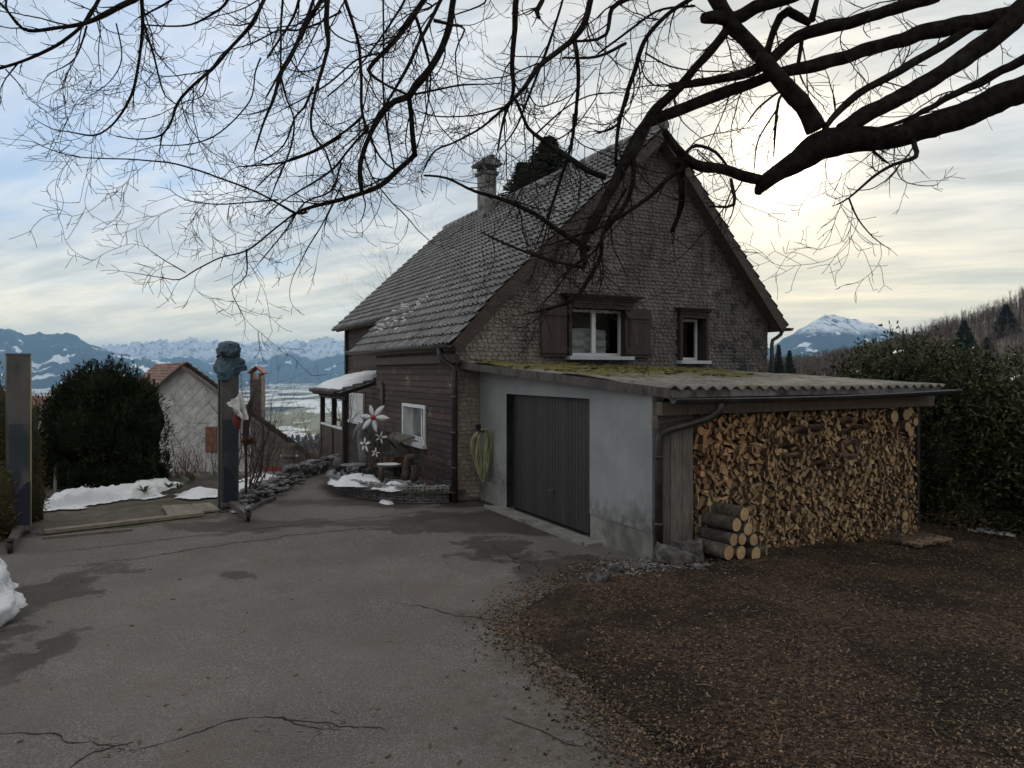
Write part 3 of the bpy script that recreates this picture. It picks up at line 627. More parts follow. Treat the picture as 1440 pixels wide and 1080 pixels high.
# small deep window in the plank wall
mb = MB(); e, d = .07, .06; va = -.49
mb.lbox(a2-e, a2, va-d, va+.03, hz0, hz1); mb.lbox(a1, a1+e, va-d, va+.03, hz0, hz1); mb.lbox(a2-e, a1+e, va-d, va+.03, hz1, hz1+e); mb.lbox(a2-e-.05, a1+e+.05, va-d-.06, va+.03, hz0-e*1.2, hz0)
mb.lbox(a2, a2+.02, va+.031, va+.20, hz0, hz1); mb.lbox(a1-.02, a1, va+.031, va+.20, hz0, hz1); mb.lbox(a2+.02, a1-.02, va+.031, va+.20, hz1-.02, hz1); mb.lbox(a2+.02, a1-.02, va+.031, va+.20, hz0, hz0+.03)
w3 = mb.build('window', M['white'], house); mb = MB(); y0, y1 = va+.14, va+.19
for p0, p1 in ((a2+.021, a2+.07), (a1-.07, a1-.021), ((a1+a2)/2-.03, (a1+a2)/2+.03)): mb.lbox(p0, p1, y0, y1, hz0+.031, hz1-.021)
mb.lbox(a2+.07, (a1+a2)/2-.03, y0, y1, hz0+.031, hz0+.09); mb.lbox((a1+a2)/2+.03, a1-.07, y0, y1, hz0+.031, hz0+.09); mb.build('frame', M['white'], w3)
g = MB(); g.quad(L(a2+.03, y0+.02, hz0+.05), L(a1-.03, y0+.02, hz0+.05), L(a1-.03, y0+.02, hz1-.03), L(a2+.03, y0+.02, hz1-.03)); g.build('pane', M['glass'], w3)
# porch window, lamp and porch
f1, g1 = AV(513, 556, .54); f0, g0 = AV(496, 592, .54); f2, f3 = AV(512, 575, .54)[0], AV(494, 575, .54)[0]; za, zb = AV(503, 592, .54)[1], AV(503, 556, .54)[1]
lo, hi = min(f2, f3), max(f2, f3)
mb = MB(); mb.lbox(lo-.06, lo, .48, .538, za, zb); mb.lbox(hi, hi+.06, .48, .538, za, zb); mb.lbox(lo-.06, hi+.06, .48, .538, zb, zb+.07); mb.lbox(lo-.1, hi+.1, .42, .538, za-.08, za); w4 = mb.build('window', M['white'], house)
g = MB(); g.lbox(lo, hi, .52, .536, za, zb); g.build('blind', M['white'], w4)
porch = MB(); PR0, PR1 = 11.0, 14.05
for i in range(10):   # rafters ends
    u = PR0 + .08 + (PR1-PR0-.16)*i/9; porch.bar(L(u, -1.30, 1.84), L(u, .50, 2.40), .06, .09)
porch.lbox(PR0+.05, PR1-.05, -1.12, -1.0, 1.72, 1.86); pr = porch.build('porch', M['dark_wood_and_row_shade'], house)
rp = MB(); tiles(rp, [(-1.36, 1.90), (.52, 2.46)], .28, PR0, PR1); rp.prism([L(PR0+.02, -1.34, 1.87), L(PR0+.02, .52, 2.43), L(PR0+.02, .52, 2.40), L(PR0+.02, -1.30, 1.84)], U*(PR1-PR0-.04), 1); rp.build('porch_roof', [M['slate'], M['dark_wood_and_row_shade']], pr)
for u, v in ((11.3, -1.05), (12.45, -1.05), (13.85, -1.05), (11.3, .42)):
    s = MB(); s.lbox(u-.06, u+.06, v-.06, v+.06, -.3, 1.78 if v < 0 else 2.3); s.build('post', M['dark_wood_and_row_shade'], pr)
s = MB()
for i in range(17): s.lbox(11.37 + .147*i, 11.37 + .147*i + .138, -1.08, -1.05, -.3, .86)
s.lbox(11.36, 13.9, -1.10, -.99, .865, .93); s.build('parapet', M['wood_brown'], pr)
s = MB(); s.lbox(11.36, 13.79, -1.12, -.97, .933, .985); s.build('snow_cap', M['snow'], pr)
s = MB(); p = L(11.2, .30, 1.62); s.lathe(p, ((.02, .22), (.05, .2), (.11, .15), (.10, .13), (.085, .12), (.07, -.05), (.03, -.07), (0, -.07)), 8); s.tube([p + Z3*.22, p + Z3*.28, L(11.2, .5, 1.92)], .012, 6); s.build('wall_lamp', M['metal_dark'], pr)
def roofsnow(name, spots, f, label, r0=.16, hh=.035):
    mb = MB()
    for u, v in spots:
        s = r0*R.uniform(.6, 1.3); mb.blob(L(u, v, f(u, v)+.02), s*1.5, s, hh, 2, .5, 1.6, rot=math.atan2(U.y, U.x))
    tag(mb.build(name, M['snow']), label, 'snow')
nxs, nys = 40, 26; vs = []
for j in range(nys):
    for i in range(nxs):
        a, c = i/(nxs-1), j/(nys-1); u, v = lerp(PR0+.05, PR1-.02, a), lerp(-1.28, .35, c); e = min(a*(nxs-1)/3, (1-a)*(nxs-1)/3, c*(nys-1)/3, (1-c)*(nys-1)/3, 1); nz = fb(u*1.8, v*1.8, 2)
        vs.append(L(u + .05*nz, v + .05*nz, lerp(1.90, 2.46, (v+1.36)/1.88) + .0 + .17*math.sqrt(max(0, e))*(1+.35*nz) - .02))
mb = MB(); mb.add(vs, [(j*nxs+i, (j+1)*nxs+i, (j+1)*nxs+i+1, j*nxs+i+1) for j in range(nys-1) for i in range(nxs-1)], 0, .5, True); tag(mb.build('roof_snow', M['snow']), 'thick snow lying on the small porch roof', 'snow')
mb = MB()
for _ in range(60):
    t = R.random(); u = lerp(8.9, 11.2, t) + R.gauss(0, .12); v = lerp(-.30, .55, R.random()); k = round((u-US)/.215)*.215 + US + .15
    s = R.uniform(.04, .085); mb.blob(L(k, v, roofz(v)+.045), s*.7, s*1.7, .028, 1, .35, 2, rot=math.atan2(U.y, U.x), smooth=True)
tag(mb.build('roof_snow', M['snow']), 'streaky snow remnant between the tiles of the lower roof', 'snow')
# ================================================================ garage and wood shelter
garage = thing('garage', 'low lean-to garage with grey plaster wall, dark slatted door and mossy corrugated roof', 'garage', L(0, 0))
ZE, ZH, ZER, ZHR = 2.255, 2.64, 2.235, 2.50; RU0, RU1 = -.38, 5.22; RV0n, RV0f, RV1 = -.02, -.44, 5.56
def rz(u, v):
    t = (u-RU0)/(RU1-RU0); w = v/RV1; return lerp(lerp(ZE, ZER, w), lerp(ZH, ZHR, w), t)
DU0, DU1, DZ = 1.427, 4.08, 2.06
b = MB(); wt = .20
def wallpiece(ua, ub, z0, vout=0.0, vin=wt):
    b.prism([L(ua, vout, z0), L(ub, vout, z0), L(ub, vout, rz(ub, 0)-.13), L(ua, vout, rz(ua, 0)-.13)], V*(vin-vout), 0)
wallpiece(0, DU0, .39); wallpiece(DU1, WU-.05, .39); wallpiece(DU0, DU1, DZ)
b.build('wall', M['plaster'], garage)
for q0, q1 in ((.004, DU0-.004), (DU1+.004, WU-.06)): b = MB(); b.lbox(q0, q1, .012, wt, -.1, .388); b.build('plinth', M['concrete'], garage)
b = MB(); b.lbox(DU0-.3, DU1+.3, -.24, .011, -.08, .035); b.lbox(DU0-.2, DU1+.35, -.28, -.241, -.08, .05); b.build('threshold', M['concrete'], garage)
b = MB(); n = 27; dm = pm('door_boards', (.030, .027, .028), (.052, .047, .047), 5, .6, .3, .004, .18, (8, 8, 1))
for i in range(n):
    x0, x1 = lerp(DU0, DU1, i/n), lerp(DU0, DU1, (i+1)/n); b.lbox(x0+.004, x1-.004, .13, .16, .04, DZ, 0)
b.lbox(DU0, DU1, .162, .18, .04, DZ, 0, .1); door = b.build('door', dm, garage)
b = MB(); hu, hzv = AV(777, 690, .12); b.tube([L(hu, .13, hzv), L(hu, .085, hzv)], .018, 8); b.obox(L(hu+.03, .082, hzv), U*.055, V*.010, Z3*.012); b.lbox(hu-.03, hu+.03, .118, .129, hzv-.05, hzv+.03); b.build('handle', pm('handle_metal', (.12, .11, .10), (.2, .19, .17), 6, .4, 0, .01, 0, metal=.7), door)
b = MB(); b.lbox(DU1-.012, DU1-.002, .004, .15, .04, DZ-.004); b.build('door_jamb', M['metal_dark'], garage)
# corrugated roof with moss
b = MB(); mo = []; NU, per, amp = 44, .205, .026; pts = []; npv = int(RV1/per*8)
for j in range(NU+1):
    u = lerp(RU0, RU1, j/NU); v0 = lerp(RV0n, RV0f, j/NU)
    for i in range(npv+1):
        v = lerp(v0, RV1, i/npv) ; q = L(u, v); n = fb(q.x*.9+4, q.y*.9, 0, 5); n2 = noise.noise(Vector((q.x*6, q.y*6, 3.3)))
        band = sstep(.9, 2.2, u)*(1-.6*sstep(4.2, 5.2, u))*(1-.45*sstep(3.0, 5.2, v)) 
        ms = max(0, band*1.15 + n*1.0 - .32 + .18*n2); ms = min(ms, 1) * sstep(0, .15, v - v0)
        sag = -.02*math.sin(math.pi*min(1, max(0, v/RV1))); lap = .010*((u*1.1) % 1)
        pts.append(L(u, v, rz(u, v) + sag + lap + amp*math.sin(v/per*2*math.pi) + ms*(.030 + .020*n2))); mo.append(ms)
W = npv+1; b.add(pts, [(j*W+i, (j+1)*W+i, (j+1)*W+i+1, j*W+i+1) for j in range(NU) for i in range(npv)], smooth=True)
b.add([q - Z3*.012 for q in pts], [(j*W+i, j*W+i+1, (j+1)*W+i+1, (j+1)*W+i) for j in range(NU) for i in range(npv)], smooth=True)
e = len(pts); b.f += [[i, i+1, e+i+1, e+i] for i in range(npv)]; b.m += [0]*npv; b.r += [.3]*npv; b.sm += [False]*npv
gr = b.build('roof', M['sheet'], garage); at = gr.data.attributes.new('moss', 'FLOAT', 'POINT'); at.data.foreach_set('value', mo+[0]*len(mo))
b = MB()  # moss cushions
for _ in range(1500):
    u, v = R.uniform(.6, 5.1), R.uniform(-.3, 5.2); q = L(u, v); n = fb(q.x*.9+4, q.y*.9, 0, 5); band = sstep(.9, 2.2, u)*(1-.55*sstep(2.6, 4.6, v))
    if v < lerp(RV0n, RV0f, (u-RU0)/(RU1-RU0))+.08: continue
    if band*1.15 + n - .42 > R.uniform(.25, .7):
        s = R.uniform(.025, .07); b.blob(L(u, v, rz(u, v) + amp*math.sin(v/per*2*math.pi)+.015), s*1.3, s*1.3, s*.4, 1, .3, 2)
tag(b.build('moss', pm('moss', (.062, .056, .017), (.155, .132, .032), 10, .95, .8, .01, .45), gr), None, None, kind='stuff')
# boards under the roof edge
b = MB(); cuts = [0, .98, 1.9, 2.72, 3.5, 4.2, 4.9, 5.5]
for a, c in zip(cuts, cuts[1:]): b.lbox(-.345, -.325, a+.006, c-.006, ZE-.125, ZE-.028)
b.build('eave_strip', pm('eave_cement', (.10, .098, .095), (.22, .215, .20), 8, .9, .5, .008, .3, c3=(.05, .048, .045), s3=3), garage)
b = MB(); p0, p1 = L(RU0+.02, RV0n-.012, 0), L(RU1, RV0f-.012, 0)
zt0, zt1 = rz(RU0, 0)-.005, rz(RU1, RV0f)-.005; b.prism([p0+Z3*zt0, p1+Z3*zt1, p1+Z3*(zt1-.125), p0+Z3*(zt0-.125)], V*.024); b.build('fascia', M['fascia'], garage)
b = MB(); b.prism([p0+V*.026+Z3*(zt0-.11), p1+V*.026+Z3*(zt1-.11), p1+V*.45+Z3*(zt1-.11), p0+V*.05+Z3*(zt0-.11)], Z3*.02); b.build('soffit', M['wood_brown'], garage)
b = MB(); b.lbox(-.16, .0, .03, 5.62, 1.90, 2.07); b.build('beam', M['beam'], garage); b = MB(); b.lbox(-.162, .002, 5.621, 5.63, 1.898, 2.072); b.build('beam_end', M['wood_pale'], garage)
gutter('gutter', [L(-.45, v, 2.115 + .045*v/5.7 - .03*math.sin(v/5.7*math.pi)) for v in (-.04, 1, 2, 3, 4, 5, 5.78)], .065, 'gutter', garage)
b = MB(); b.tube([L(-.45, .72, 2.06), L(-.44, .71, 1.96), L(-.38, .62, 1.87), L(-.26, .40, 1.79), L(-.14, .16, 1.72), L(-.09, .06, 1.66), L(-.08, .045, 1.55), L(-.08, .045, .25)], .052, 12)
for z in (.5, 1.35): b.tube([L(-.08, .045, z), L(-.08, .045, z+.04)], .06, 12)
b.build('downpipe', M['gutter'], garage)
b = MB(); n = 3
for i in range(n): b.lbox(-.02 - .006*i, .012, .10 + .185*i, .10 + .185*i + .18, .02, 1.89)
b.build('board_panel', M['wood_grey'], garage)
b = MB(); b.lbox(.52, .60, .2, 5.5, -.6, 2.1); b.lbox(.2, .519, 5.38, 5.44, -.6, 1.9); b.build('back_wall', M['dark_wood_and_row_shade'], garage)
for v in (5.5,): b = MB(); b.lbox(.02, .10, v-.04, v+.04, -.7, 1.9); b.build('post', M['dark_wood_and_row_shade'], garage)
b = MB(); b.lbox(.6, 5.2, 5.4, 5.48, -.8, 2.0); b.build('side_wall', M['dark_wood_and_row_shade'], garage)
b = MB(); pp = L(-.10, -.03, 1.80); b.lathe(pp, ((.0, .10), (.03, .10), (.045, .06), (.045, -.06), (.03, -.09), (0, -.09)), 10); b.tube([pp+Z3*.0, L(-.06, .62, 1.85)], .014, 6); b.build('wall_bracket', M['clay'], garage)
# ================================================================ ground sheets
def inpoly(x, y, poly):
    c = False; n = len(poly)
    for i in range(n):
        x1, y1 = poly[i]; x2, y2 = poly[(i+1) % n]
        if (y1 > y) != (y2 > y) and x < (x2-x1)*(y-y1)/(y2-y1)+x1: c = not c
    return c
def sdist(x, y, poly):
    d = 1e9; n = len(poly)
    for i in range(n):
        x1, y1 = poly[i]; x2, y2 = poly[(i+1) % n]; dx, dy = x2-x1, y2-y1
        t = max(0, min(1, ((x-x1)*dx+(y-y1)*dy)/(dx*dx+dy*dy+1e-12))); d = min(d, math.hypot(x-x1-t*dx, y-y1-t*dy))
    return d if inpoly(x, y, poly) else -d
def sheet(name, poly, cell, zf, mat, drop=-.05, fade=.25, wob=.12, parent=None):
    """ground sheet over a polygon; its rim bends down below what it lies on"""
    xs, ys = [p[0] for p in poly], [p[1] for p in poly]; x0, y0 = min(xs)-.3, min(ys)-.3
    nx, ny = int((max(xs)+.3-x0)/cell)+1, int((max(ys)+.3-y0)/cell)+1; b = MB(); vs = []; keep = []
    for j in range(ny+1):
        for i in range(nx+1):
            x, y = x0+i*cell, y0+j*cell; s = sdist(x, y, poly) + wob*fb(x*1.7, y*1.7, 1.1, 5) + wob*.5*noise.noise(Vector((x*7, y*7, 2))) ; k = sstep(-.02, fade, s)
            vs.append(Vector((x, y, zf(x, y, s) if s >= fade else lerp(drop + zf(x, y, s)*0, zf(x, y, s), k)))); keep.append(s > -.12)
    W = nx+1; used = {}; fs = []
    for j in range(ny):
        for i in range(nx):
            q = (j*W+i, j*W+i+1, (j+1)*W+i+1, (j+1)*W+i)
            if any(keep[a] for a in q): fs.append([used.setdefault(a, len(used)) for a in q])
    b.add([vs[a] for a in used], fs, 0, .5, True); return b.build(name, mat, parent)
def gxy(px, py, z=0): q = G(px, py, z); return (q.x, q.y)
MPOLY = [gxy(706, 878), gxy(728, 850), gxy(772, 820), gxy(815, 800), gxy(880, 793), gxy(917, 791)] + [(L(u, v).x, L(u, v).y) for u, v in ((0, .0), (.5, .1), (.5, 5.4), (2.5, 6.4), (3, 11), (-8, 12))] + [(9, 1.5), (1.7, 2.6), gxy(930, 1079), gxy(905, 1060), gxy(850, 1010), gxy(785, 958), gxy(728, 908)]
b = MB(); nx_ = 18*4+1; ny_ = 24*4+1; xs = [-13 + i*.25 for i in range(nx_)]; ys = [-6 + i*.25 for i in range(ny_)]
def aok(x, y): return not (x < -2.5 and y > 17.5) and not (x > 0 and sdist(x, y, MPOLY) > .55) and not (x > 2 and y > 9.5)
b.add([Vector((x, y, 0)) for y in ys for x in xs], [(j*nx_+i, j*nx_+i+1, (j+1)*nx_+i+1, (j+1)*nx_+i) for j in range(ny_-1) for i in range(nx_-1) if aok(xs[i]+.12, ys[j]+.12)], 0, .5)
def crack(pts, w, spread=0):
    pts = [G(*p) for p in pts]; res = []
    for a, c in zip(pts, pts[1:]):
        n = max(2, int((c-a).length/.035))
        for i in range(n): res.append(a.lerp(c, i/n))
    off = R.uniform(0, 50); res = [p + Vector((fb(p.x*4+off, p.y*4, 0, 4)*.07, fb(p.x*4, p.y*4+off, 5, 4)*.07, .003)) for p in res]; L_, R_ = [], []
    for i, p in enumerate(res):
        t = (res[min(i+1, len(res)-1)]-res[max(i-1, 0)]).normalized(); nrm = Vector((-t.y, t.x, 0)); e = min(1, 4*i/len(res)+.1, 4*(len(res)-i)/len(res)+.1)
        ww = w*1.9*e*max(.12, .75+1.0*noise.noise(p*9+Vector((off, 0, 0)))); L_.append(p+nrm*ww); R_.append(p-nrm*ww)
    for i in range(len(res)-1): b.quad(R_[i], R_[i+1], L_[i+1], L_[i], 1)
crack([(175, 1062), (215, 1050), (260, 1035), (300, 1020), (345, 1012), (400, 1011), (440, 1016), (490, 1022), (560, 1036)], .006)
crack([(0, 1030), (60, 1033), (115, 1043), (200, 1046)], .005); crack([(100, 1079), (130, 1062), (170, 1048)], .006); crack([(395, 1011), (450, 1027), (500, 1024)], .003)
crack([(552, 846), (590, 853), (640, 866), (700, 874), (745, 880)], .005); crack([(700, 1005), (760, 1030), (800, 1045), (860, 1060)], .004)
crack([(30, 778), (120, 772), (250, 757), (390, 741), (520, 728), (630, 716)], .007); crack([(60, 800), (190, 786), (300, 768), (420, 752), (560, 738), (650, 722)], .008)
crack([(690, 765), (715, 780), (735, 800), (760, 812)], .006); crack([(720, 785), (745, 790), (760, 800)], .005)
for cx, cy, n, sp in ((150, 1050, 40, 50), (395, 1015, 22, 50), (730, 790, 34, 30), (460, 1024, 26, 50), (820, 1060, 16, 60), (310, 806, 10, 18), (590, 852, 8, 30)):
    for _ in range(n):
        x, y = cx + R.gauss(0, sp*.6), cy + R.gauss(0, sp*.22); crack([(x, y), (x + R.uniform(-1, 1)*sp*.4, y + R.uniform(-1, 1)*sp*.13)], .0019)
tag(b.build('driveway', [M['asphalt'], M['crack']]), None, None, kind='structure')
# wood chips and soil in front of the shelter
def mz(x, y):
    q = Vector((x, y, 0))-O; s = q.dot(V); return -.052*max(0, s) - .02*max(0, s-5)
def mulch_h(x, y, s=1):
    return mz(x, y) + .034 + .055*sstep(0, 1.2, s) + .05*fb(x*.55, y*.55, 2, 3) + .030*fb(x*2.4, y*2.4, 7, 5) + .07*sstep(1.2, .2, math.hypot(x-2.6, y-8.9)/1.4)
tag(sheet('wood_chip_ground', MPOLY, .06, mulch_h, M['mulch'], -.02, .34, .08), None, None, kind='structure')
b = MB()
def chip(mb, c, l, w, up=.6):
    a = R.uniform(0, 6.283); t = R.gauss(0, .28); x = Vector((math.cos(a)*math.cos(t), math.sin(a)*math.cos(t), math.sin(t)))*l/2; y = Vector((-math.sin(a), math.cos(a), R.gauss(0, .35))).normalized()*w/2
    n = x.cross(y).normalized()*min(.003, w*.2); r = R.random()**1.7
    mb.add([c-x-y*.6+n, c+x-y+n, c+x*.8+y+n, c-x*.9+y*.8+n, c-x-y*.6-n*2, c+x-y-n*2, c+x*.8+y-n*2, c-x*.9+y*.8-n*2], [(0, 1, 2, 3), (0, 4, 5, 1), (1, 5, 6, 2), (2, 6, 7, 3), (3, 7, 4, 0)], 0, r)
k = 0
while k < 26000:
    d = 4.0 + 8.5*R.random()**1.5; x = R.uniform(.1, .95)*d; y = d; s = sdist(x, y, MPOLY)
    if s < R.choice((R.uniform(-.10, .25), -abs(R.gauss(0, .22)), .05, .1)): continue
    big = R.random(); chip(b, Vector((x, y, max(mulch_h(x, y, s), .004)+.006)), (.013 + .03*big**4)*(1 if R.random() > .04 else 1.9), .006 + .011*R.random()**2); k += 1
for _ in range(170):
    d = 4.2 + 7*R.random()**1.4; x = R.uniform(.1, .9)*d; s_ = sdist(x, d, MPOLY)
    if s_ < .05: continue
    a = R.uniform(0, 6.28); l = R.uniform(.06, .22); c = Vector((x, d, mulch_h(x, d, s_)+.012)); e = Vector((math.cos(a), math.sin(a), R.gauss(0, .12)))*l; b.tube([c, c+e*.5+Vector((0, 0, .006)), c+e], [.004, .0035, .002], 4, 0, R.random())
edge = [Vector((*p, 0)) for p in (MPOLY[0], MPOLY[-1], MPOLY[-2], MPOLY[-3], MPOLY[-4], MPOLY[-5])]; edge2 = [Vector((*p, 0)) for p in MPOLY[:5]]; n_ = 0
while n_ < 6500:
    q = R.choice((edge, edge, edge2)); i = R.randrange(len(q)-1); c = q[i].lerp(q[i+1], R.random()) + Vector((R.gauss(0, .16), R.gauss(0, .16), 0))*R.choice((.4, .8, 1, 1.3))
    s_ = sdist(c.x, c.y, MPOLY); n_ += 1
    if s_ > .3: continue
    z = max(.004, mulch_h(c.x, c.y, s_)*sstep(-.02, .34, s_)); l = .008 + .024*R.random()**3; chip(b, Vector((c.x, c.y, z+.004)), l, l*.6)
tag(b.build('wood_chips', M['chip']), 'dark wood chips and splinters strewn in front of the firewood shelter', 'wood chips', kind='stuff')
b = MB()
for _ in range(60):
    q = G(R.uniform(0, 900), R.uniform(780, 1075)); chip(b, q+Z3*.006, R.uniform(.015, .055), R.uniform(.006, .018))
tag(b.build('leaf_litter', M['deadleaf']), 'small twigs and dead leaf scraps scattered on the asphalt', 'leaf litter', kind='stuff')
b = MB()
for _ in range(700):
    q = G(R.gauss(900, 42), R.gauss(803, 8)); z = max(0, mulch_h(q.x, q.y, max(0, sdist(q.x, q.y, MPOLY)))) if inpoly(q.x, q.y, MPOLY) else 0
    s = R.uniform(.008, .022); b.blob(Vector((q.x, q.y, z+s*.4)), s, s*R.uniform(.7, 1), s*.6, 1, .3, 2, smooth=False)
tag(b.build('gravel', M['gravel']), 'light gravel spilled at the garage corner among the stones', 'gravel', kind='stuff')
# garden bed on the left and the slab between the lift columns
BED = [gxy(36, 712), gxy(120, 715), gxy(250, 700), gxy(300, 700), gxy(340, 716), gxy(368, 716), gxy(385, 700), gxy(410, 682), gxy(440, 668)] + [(-4.6, 17.4), (-9, 17.4), (-13, 15.5), (-13, 12)]
tag(sheet('garden_bed', BED, .11, lambda x, y, s: .03 + .10*sstep(0, 1.2, s)*(.6+.8*fb(x*.8, y*.8)) - .45*sstep(16.2, 17.6, y), M['dirt'], -.03, .25, .1), None, None, kind='structure')
SLAB = [gxy(60, 757), gxy(34, 742), gxy(40, 706), gxy(120, 710), gxy(300, 694), gxy(335, 712), gxy(308, 728)]
tag(sheet('concrete_pad', SLAB, .12, lambda x, y, s: .012, pm('pad', (.065, .053, .040), (.13, .11, .085), 4, .92, .6, .01, 0, c3=(.05, .055, .022), s3=1.1), -.02, .06, .03), None, None, kind='structure')
# planks laid along the pad
def plank(a, c, w, h, mat, label, name='plank', group=None):
    mb = MB(); d = (c-a).normalized(); x = d.cross(Z3).normalized(); n = 8; 
    P0 = [a.lerp(c, i/n) for i in range(n+1)]; vs = []
    for i, p in enumerate(P0):
        jw = w*(1+R.uniform(-.04, .04)); jz = R.uniform(-.003, .003)
        vs += [p + x*jw/2, p + x*jw/2 + Z3*(h+jz), p - x*jw/2 + Z3*(h+jz), p - x*jw/2]
    fs = [(i*4+k, i*4+(k+1) % 4, (i+1)*4+(k+1) % 4, (i+1)*4+k) for i in range(n) for k in range(4)] + [(3, 2, 1, 0), (n*4, n*4+1, n*4+2, n*4+3)]
    mb.add(vs, fs, 0, R.random()); return tag(mb.build(name, M[mat]), label, 'plank', group)
plank(G(62, 750, .03), G(286, 724, .03), .16, .05, 'wood_pale', 'long pale weathered plank along the front of the earthy pad')
plank(G(60, 758, .0), G(186, 746, .0), .10, .035, 'wood_grey', 'short grey plank lying on the asphalt in front of the long pale plank')
mb = MB()
for i in range(7):
    a, c = G(233 + 9.6*i, 712 - .6*i, .05), G(243 + 10.0*i, 726 - 1.4*i, .05); mb.bar(a, c, .125, .035, m=0)
tag(mb.build('wooden_grate', M['wood_pale']), 'small mat of short pale boards beside the tarp-covered lift column', 'duckboard')
# ================================================================ two-post car lift
def column(name_label, base, h, face, side, arm_to, low=.42, strip='yellow'):
    """face: unit vector towards the road, side: unit vector towards the other column"""
    t = thing('lift_column', name_label, 'car lift', base); w, d, th = .145, .12, .012
    def bx(mb, s0, s1, f0, f1, z0, z1): mb.obox(base + side*(s0+s1)/2 + face*(f0+f1)/2 + Z3*(z0+z1)/2, side*(s1-s0)/2, face*(f1-f0)/2, Z3*(z1-z0)/2)
    mb = MB(); bx(mb, -w, -w+th, -d, d, .02, h); bx(mb, -w+th, w, -d, -d+th, .02, h); bx(mb, -w+th, w, d-th, d, .02, h); bx(mb, w-.03, w, -d+th, -d+.05, .02, h); bx(mb, w-.03, w, d-.05, d-th, .02, h); bx(mb, -w-.01, w+.01, -d-.01, d+.01, h, h+.025); mb.build('post', M['liftgrey'], t)
    mb = MB(); bx(mb, -w+.03, w-.015, d+.001, d+.016, low, h*.62); mb.build('cover_plate', M['liftblue'], t)
    mb = MB(); bx(mb, w+.001, w+.016, d-.04, d, .05, h-.02); mb.build('edge_strip', M[strip], t)
    mb = MB(); bx(mb, -.26, .3, -.24, .30, .0, .02); 
    for s in (-.2, .22):
        for f in (-.19, .25): mb.tube([base+side*s+face*f+Z3*.02, base+side*s+face*f+Z3*.05], .018, 6)
    mb.build('base_plate', M['liftarm'], t)
    mb = MB(); g = [base + side*q + face*(d+.017) + Z3*z for q, z in ((-w+.05, .14), (w-.005, .14), (w-.005, .80), (w-.05, .80), (-w+.05, .50))]; mb.prism(g, face*.05); mb.build('gusset', M['liftnavy'], t)
    mb = MB(); bx(mb, -w-.01, w+.03, d+.02, d+.11, .09, .155); st = base + face*(d+.08) + Z3*.13; e = arm_to
    mb.bar(st, e, .11, .09); arm = mb.build('arm', M['liftarm'], t)
    mb = MB(); mb.tube([e-Z3*.10, e+Z3*.07], .03, 10); mb.tube([e+Z3*.07, e+Z3*.095], .06, 12); mb.build('lift_pad', M['metal_dark'], arm)
    return t
c1, c2 = G(25, 752), G(321, 716); sd_ = (c2-c1).normalized(); fc = Vector((sd_.y, -sd_.x, 0))
column('tall grey and blue lift column standing at the left hedge', c1, 2.70, fc, sd_, G(14, 768, .1))
t2 = column('lift column with a blue tarp wrapped over its head', c2, 2.60, fc, -sd_, G(349, 724, .12), strip='liftgrey')
# blue tarp over the head
tp = MB(); cx = c2; nu, nvv = 44, 26; vs = []
for j in range(nvv):
    t = j/(nvv-1); z = lerp(3.00, 2.40, t)
    for i in range(nu):
        a = 2*math.pi*i/nu; rr = pl(t, [(0, .02), (.03, .13), (.08, .20), (.3, .225), (.45, .175), (.5, .17), (.6, .22), (.9, .26), (1, .27)]); c_, s_ = math.cos(a), math.sin(a)
        k = 1/max(abs(c_), abs(s_))**.65; fold = 1 + .30*fb(c_*1.9+3, s_*1.9, t*3.2, 5) + (.13*math.sin(a*5+t*4+1.5*math.sin(a*2)) if t > .45 else .04*math.sin(a*5+t*9))
        vs.append(cx + sd_*(rr*k*c_*fold*.86) + fc*(rr*k*s_*fold*.86) + Z3*(z + (.09*math.sin(a*2+.6)*t*t) + .02*fb(c_*3, s_*3, t*4)))
tp.add(vs, [(j*nu+i, (j+1)*nu+i, (j+1)*nu+(i+1) % nu, j*nu+(i+1) % nu) for j in range(nvv-1) for i in range(nu)] , 0, .5, False)
o = tp.build('tarp', M['tarp']); tag(o, 'crumpled dark blue tarp tied over the head of the lift column', 'tarp')
rp = MB(); rp.tube([cx + sd_*.185*math.cos(a)/max(abs(math.cos(a)), abs(math.sin(a)))**.6 + fc*.185*math.sin(a)/max(abs(math.cos(a)), abs(math.sin(a)))**.6 + Z3*(2.735+.015*math.sin(a*3)) for a in [i*.2618 for i in range(25)]], .010, 5); rp.build('cord', M['metal_dark'], o)
bag = MB(); gs, gt = 22, 18; A0, A1, B0, B1 = P(317, 567, 12.2), P(338, 553, 12.25), P(331, 580, 12.15), P(347, 589, 12.25); vs = []
for j in range(gt):
    for i in range(gs):
        a, c = i/(gs-1), j/(gt-1); p = A0.lerp(A1, a).lerp(B0.lerp(B1, a), c**.8); f = .07*math.sin(a*13+c*3) + .05*fb(a*4, c*4, 8)
        vs.append(p + fc*(.06 + f*(.4+c)) + Vector((.03*fb(a*3, c*3, 2), 0, -.05*math.sin(a*3.1)*c + .02*fb(a*5, c*5, 5))))
bag.add(vs, [(j*gs+i, (j+1)*gs+i, (j+1)*gs+i+1, j*gs+i+1) for j in range(gt-1) for i in range(gs-1)], 0, .5, True)
bag.add([v - fc*.012 for v in vs], [(j*gs+i, j*gs+i+1, (j+1)*gs+i+1, (j+1)*gs+i) for j in range(gt-1) for i in range(gs-1)], 0, .5, True)
tag(bag.build('plastic_sheet', M['cloth']), 'torn white plastic sheet hanging on the side of the lift column', 'plastic sheet')
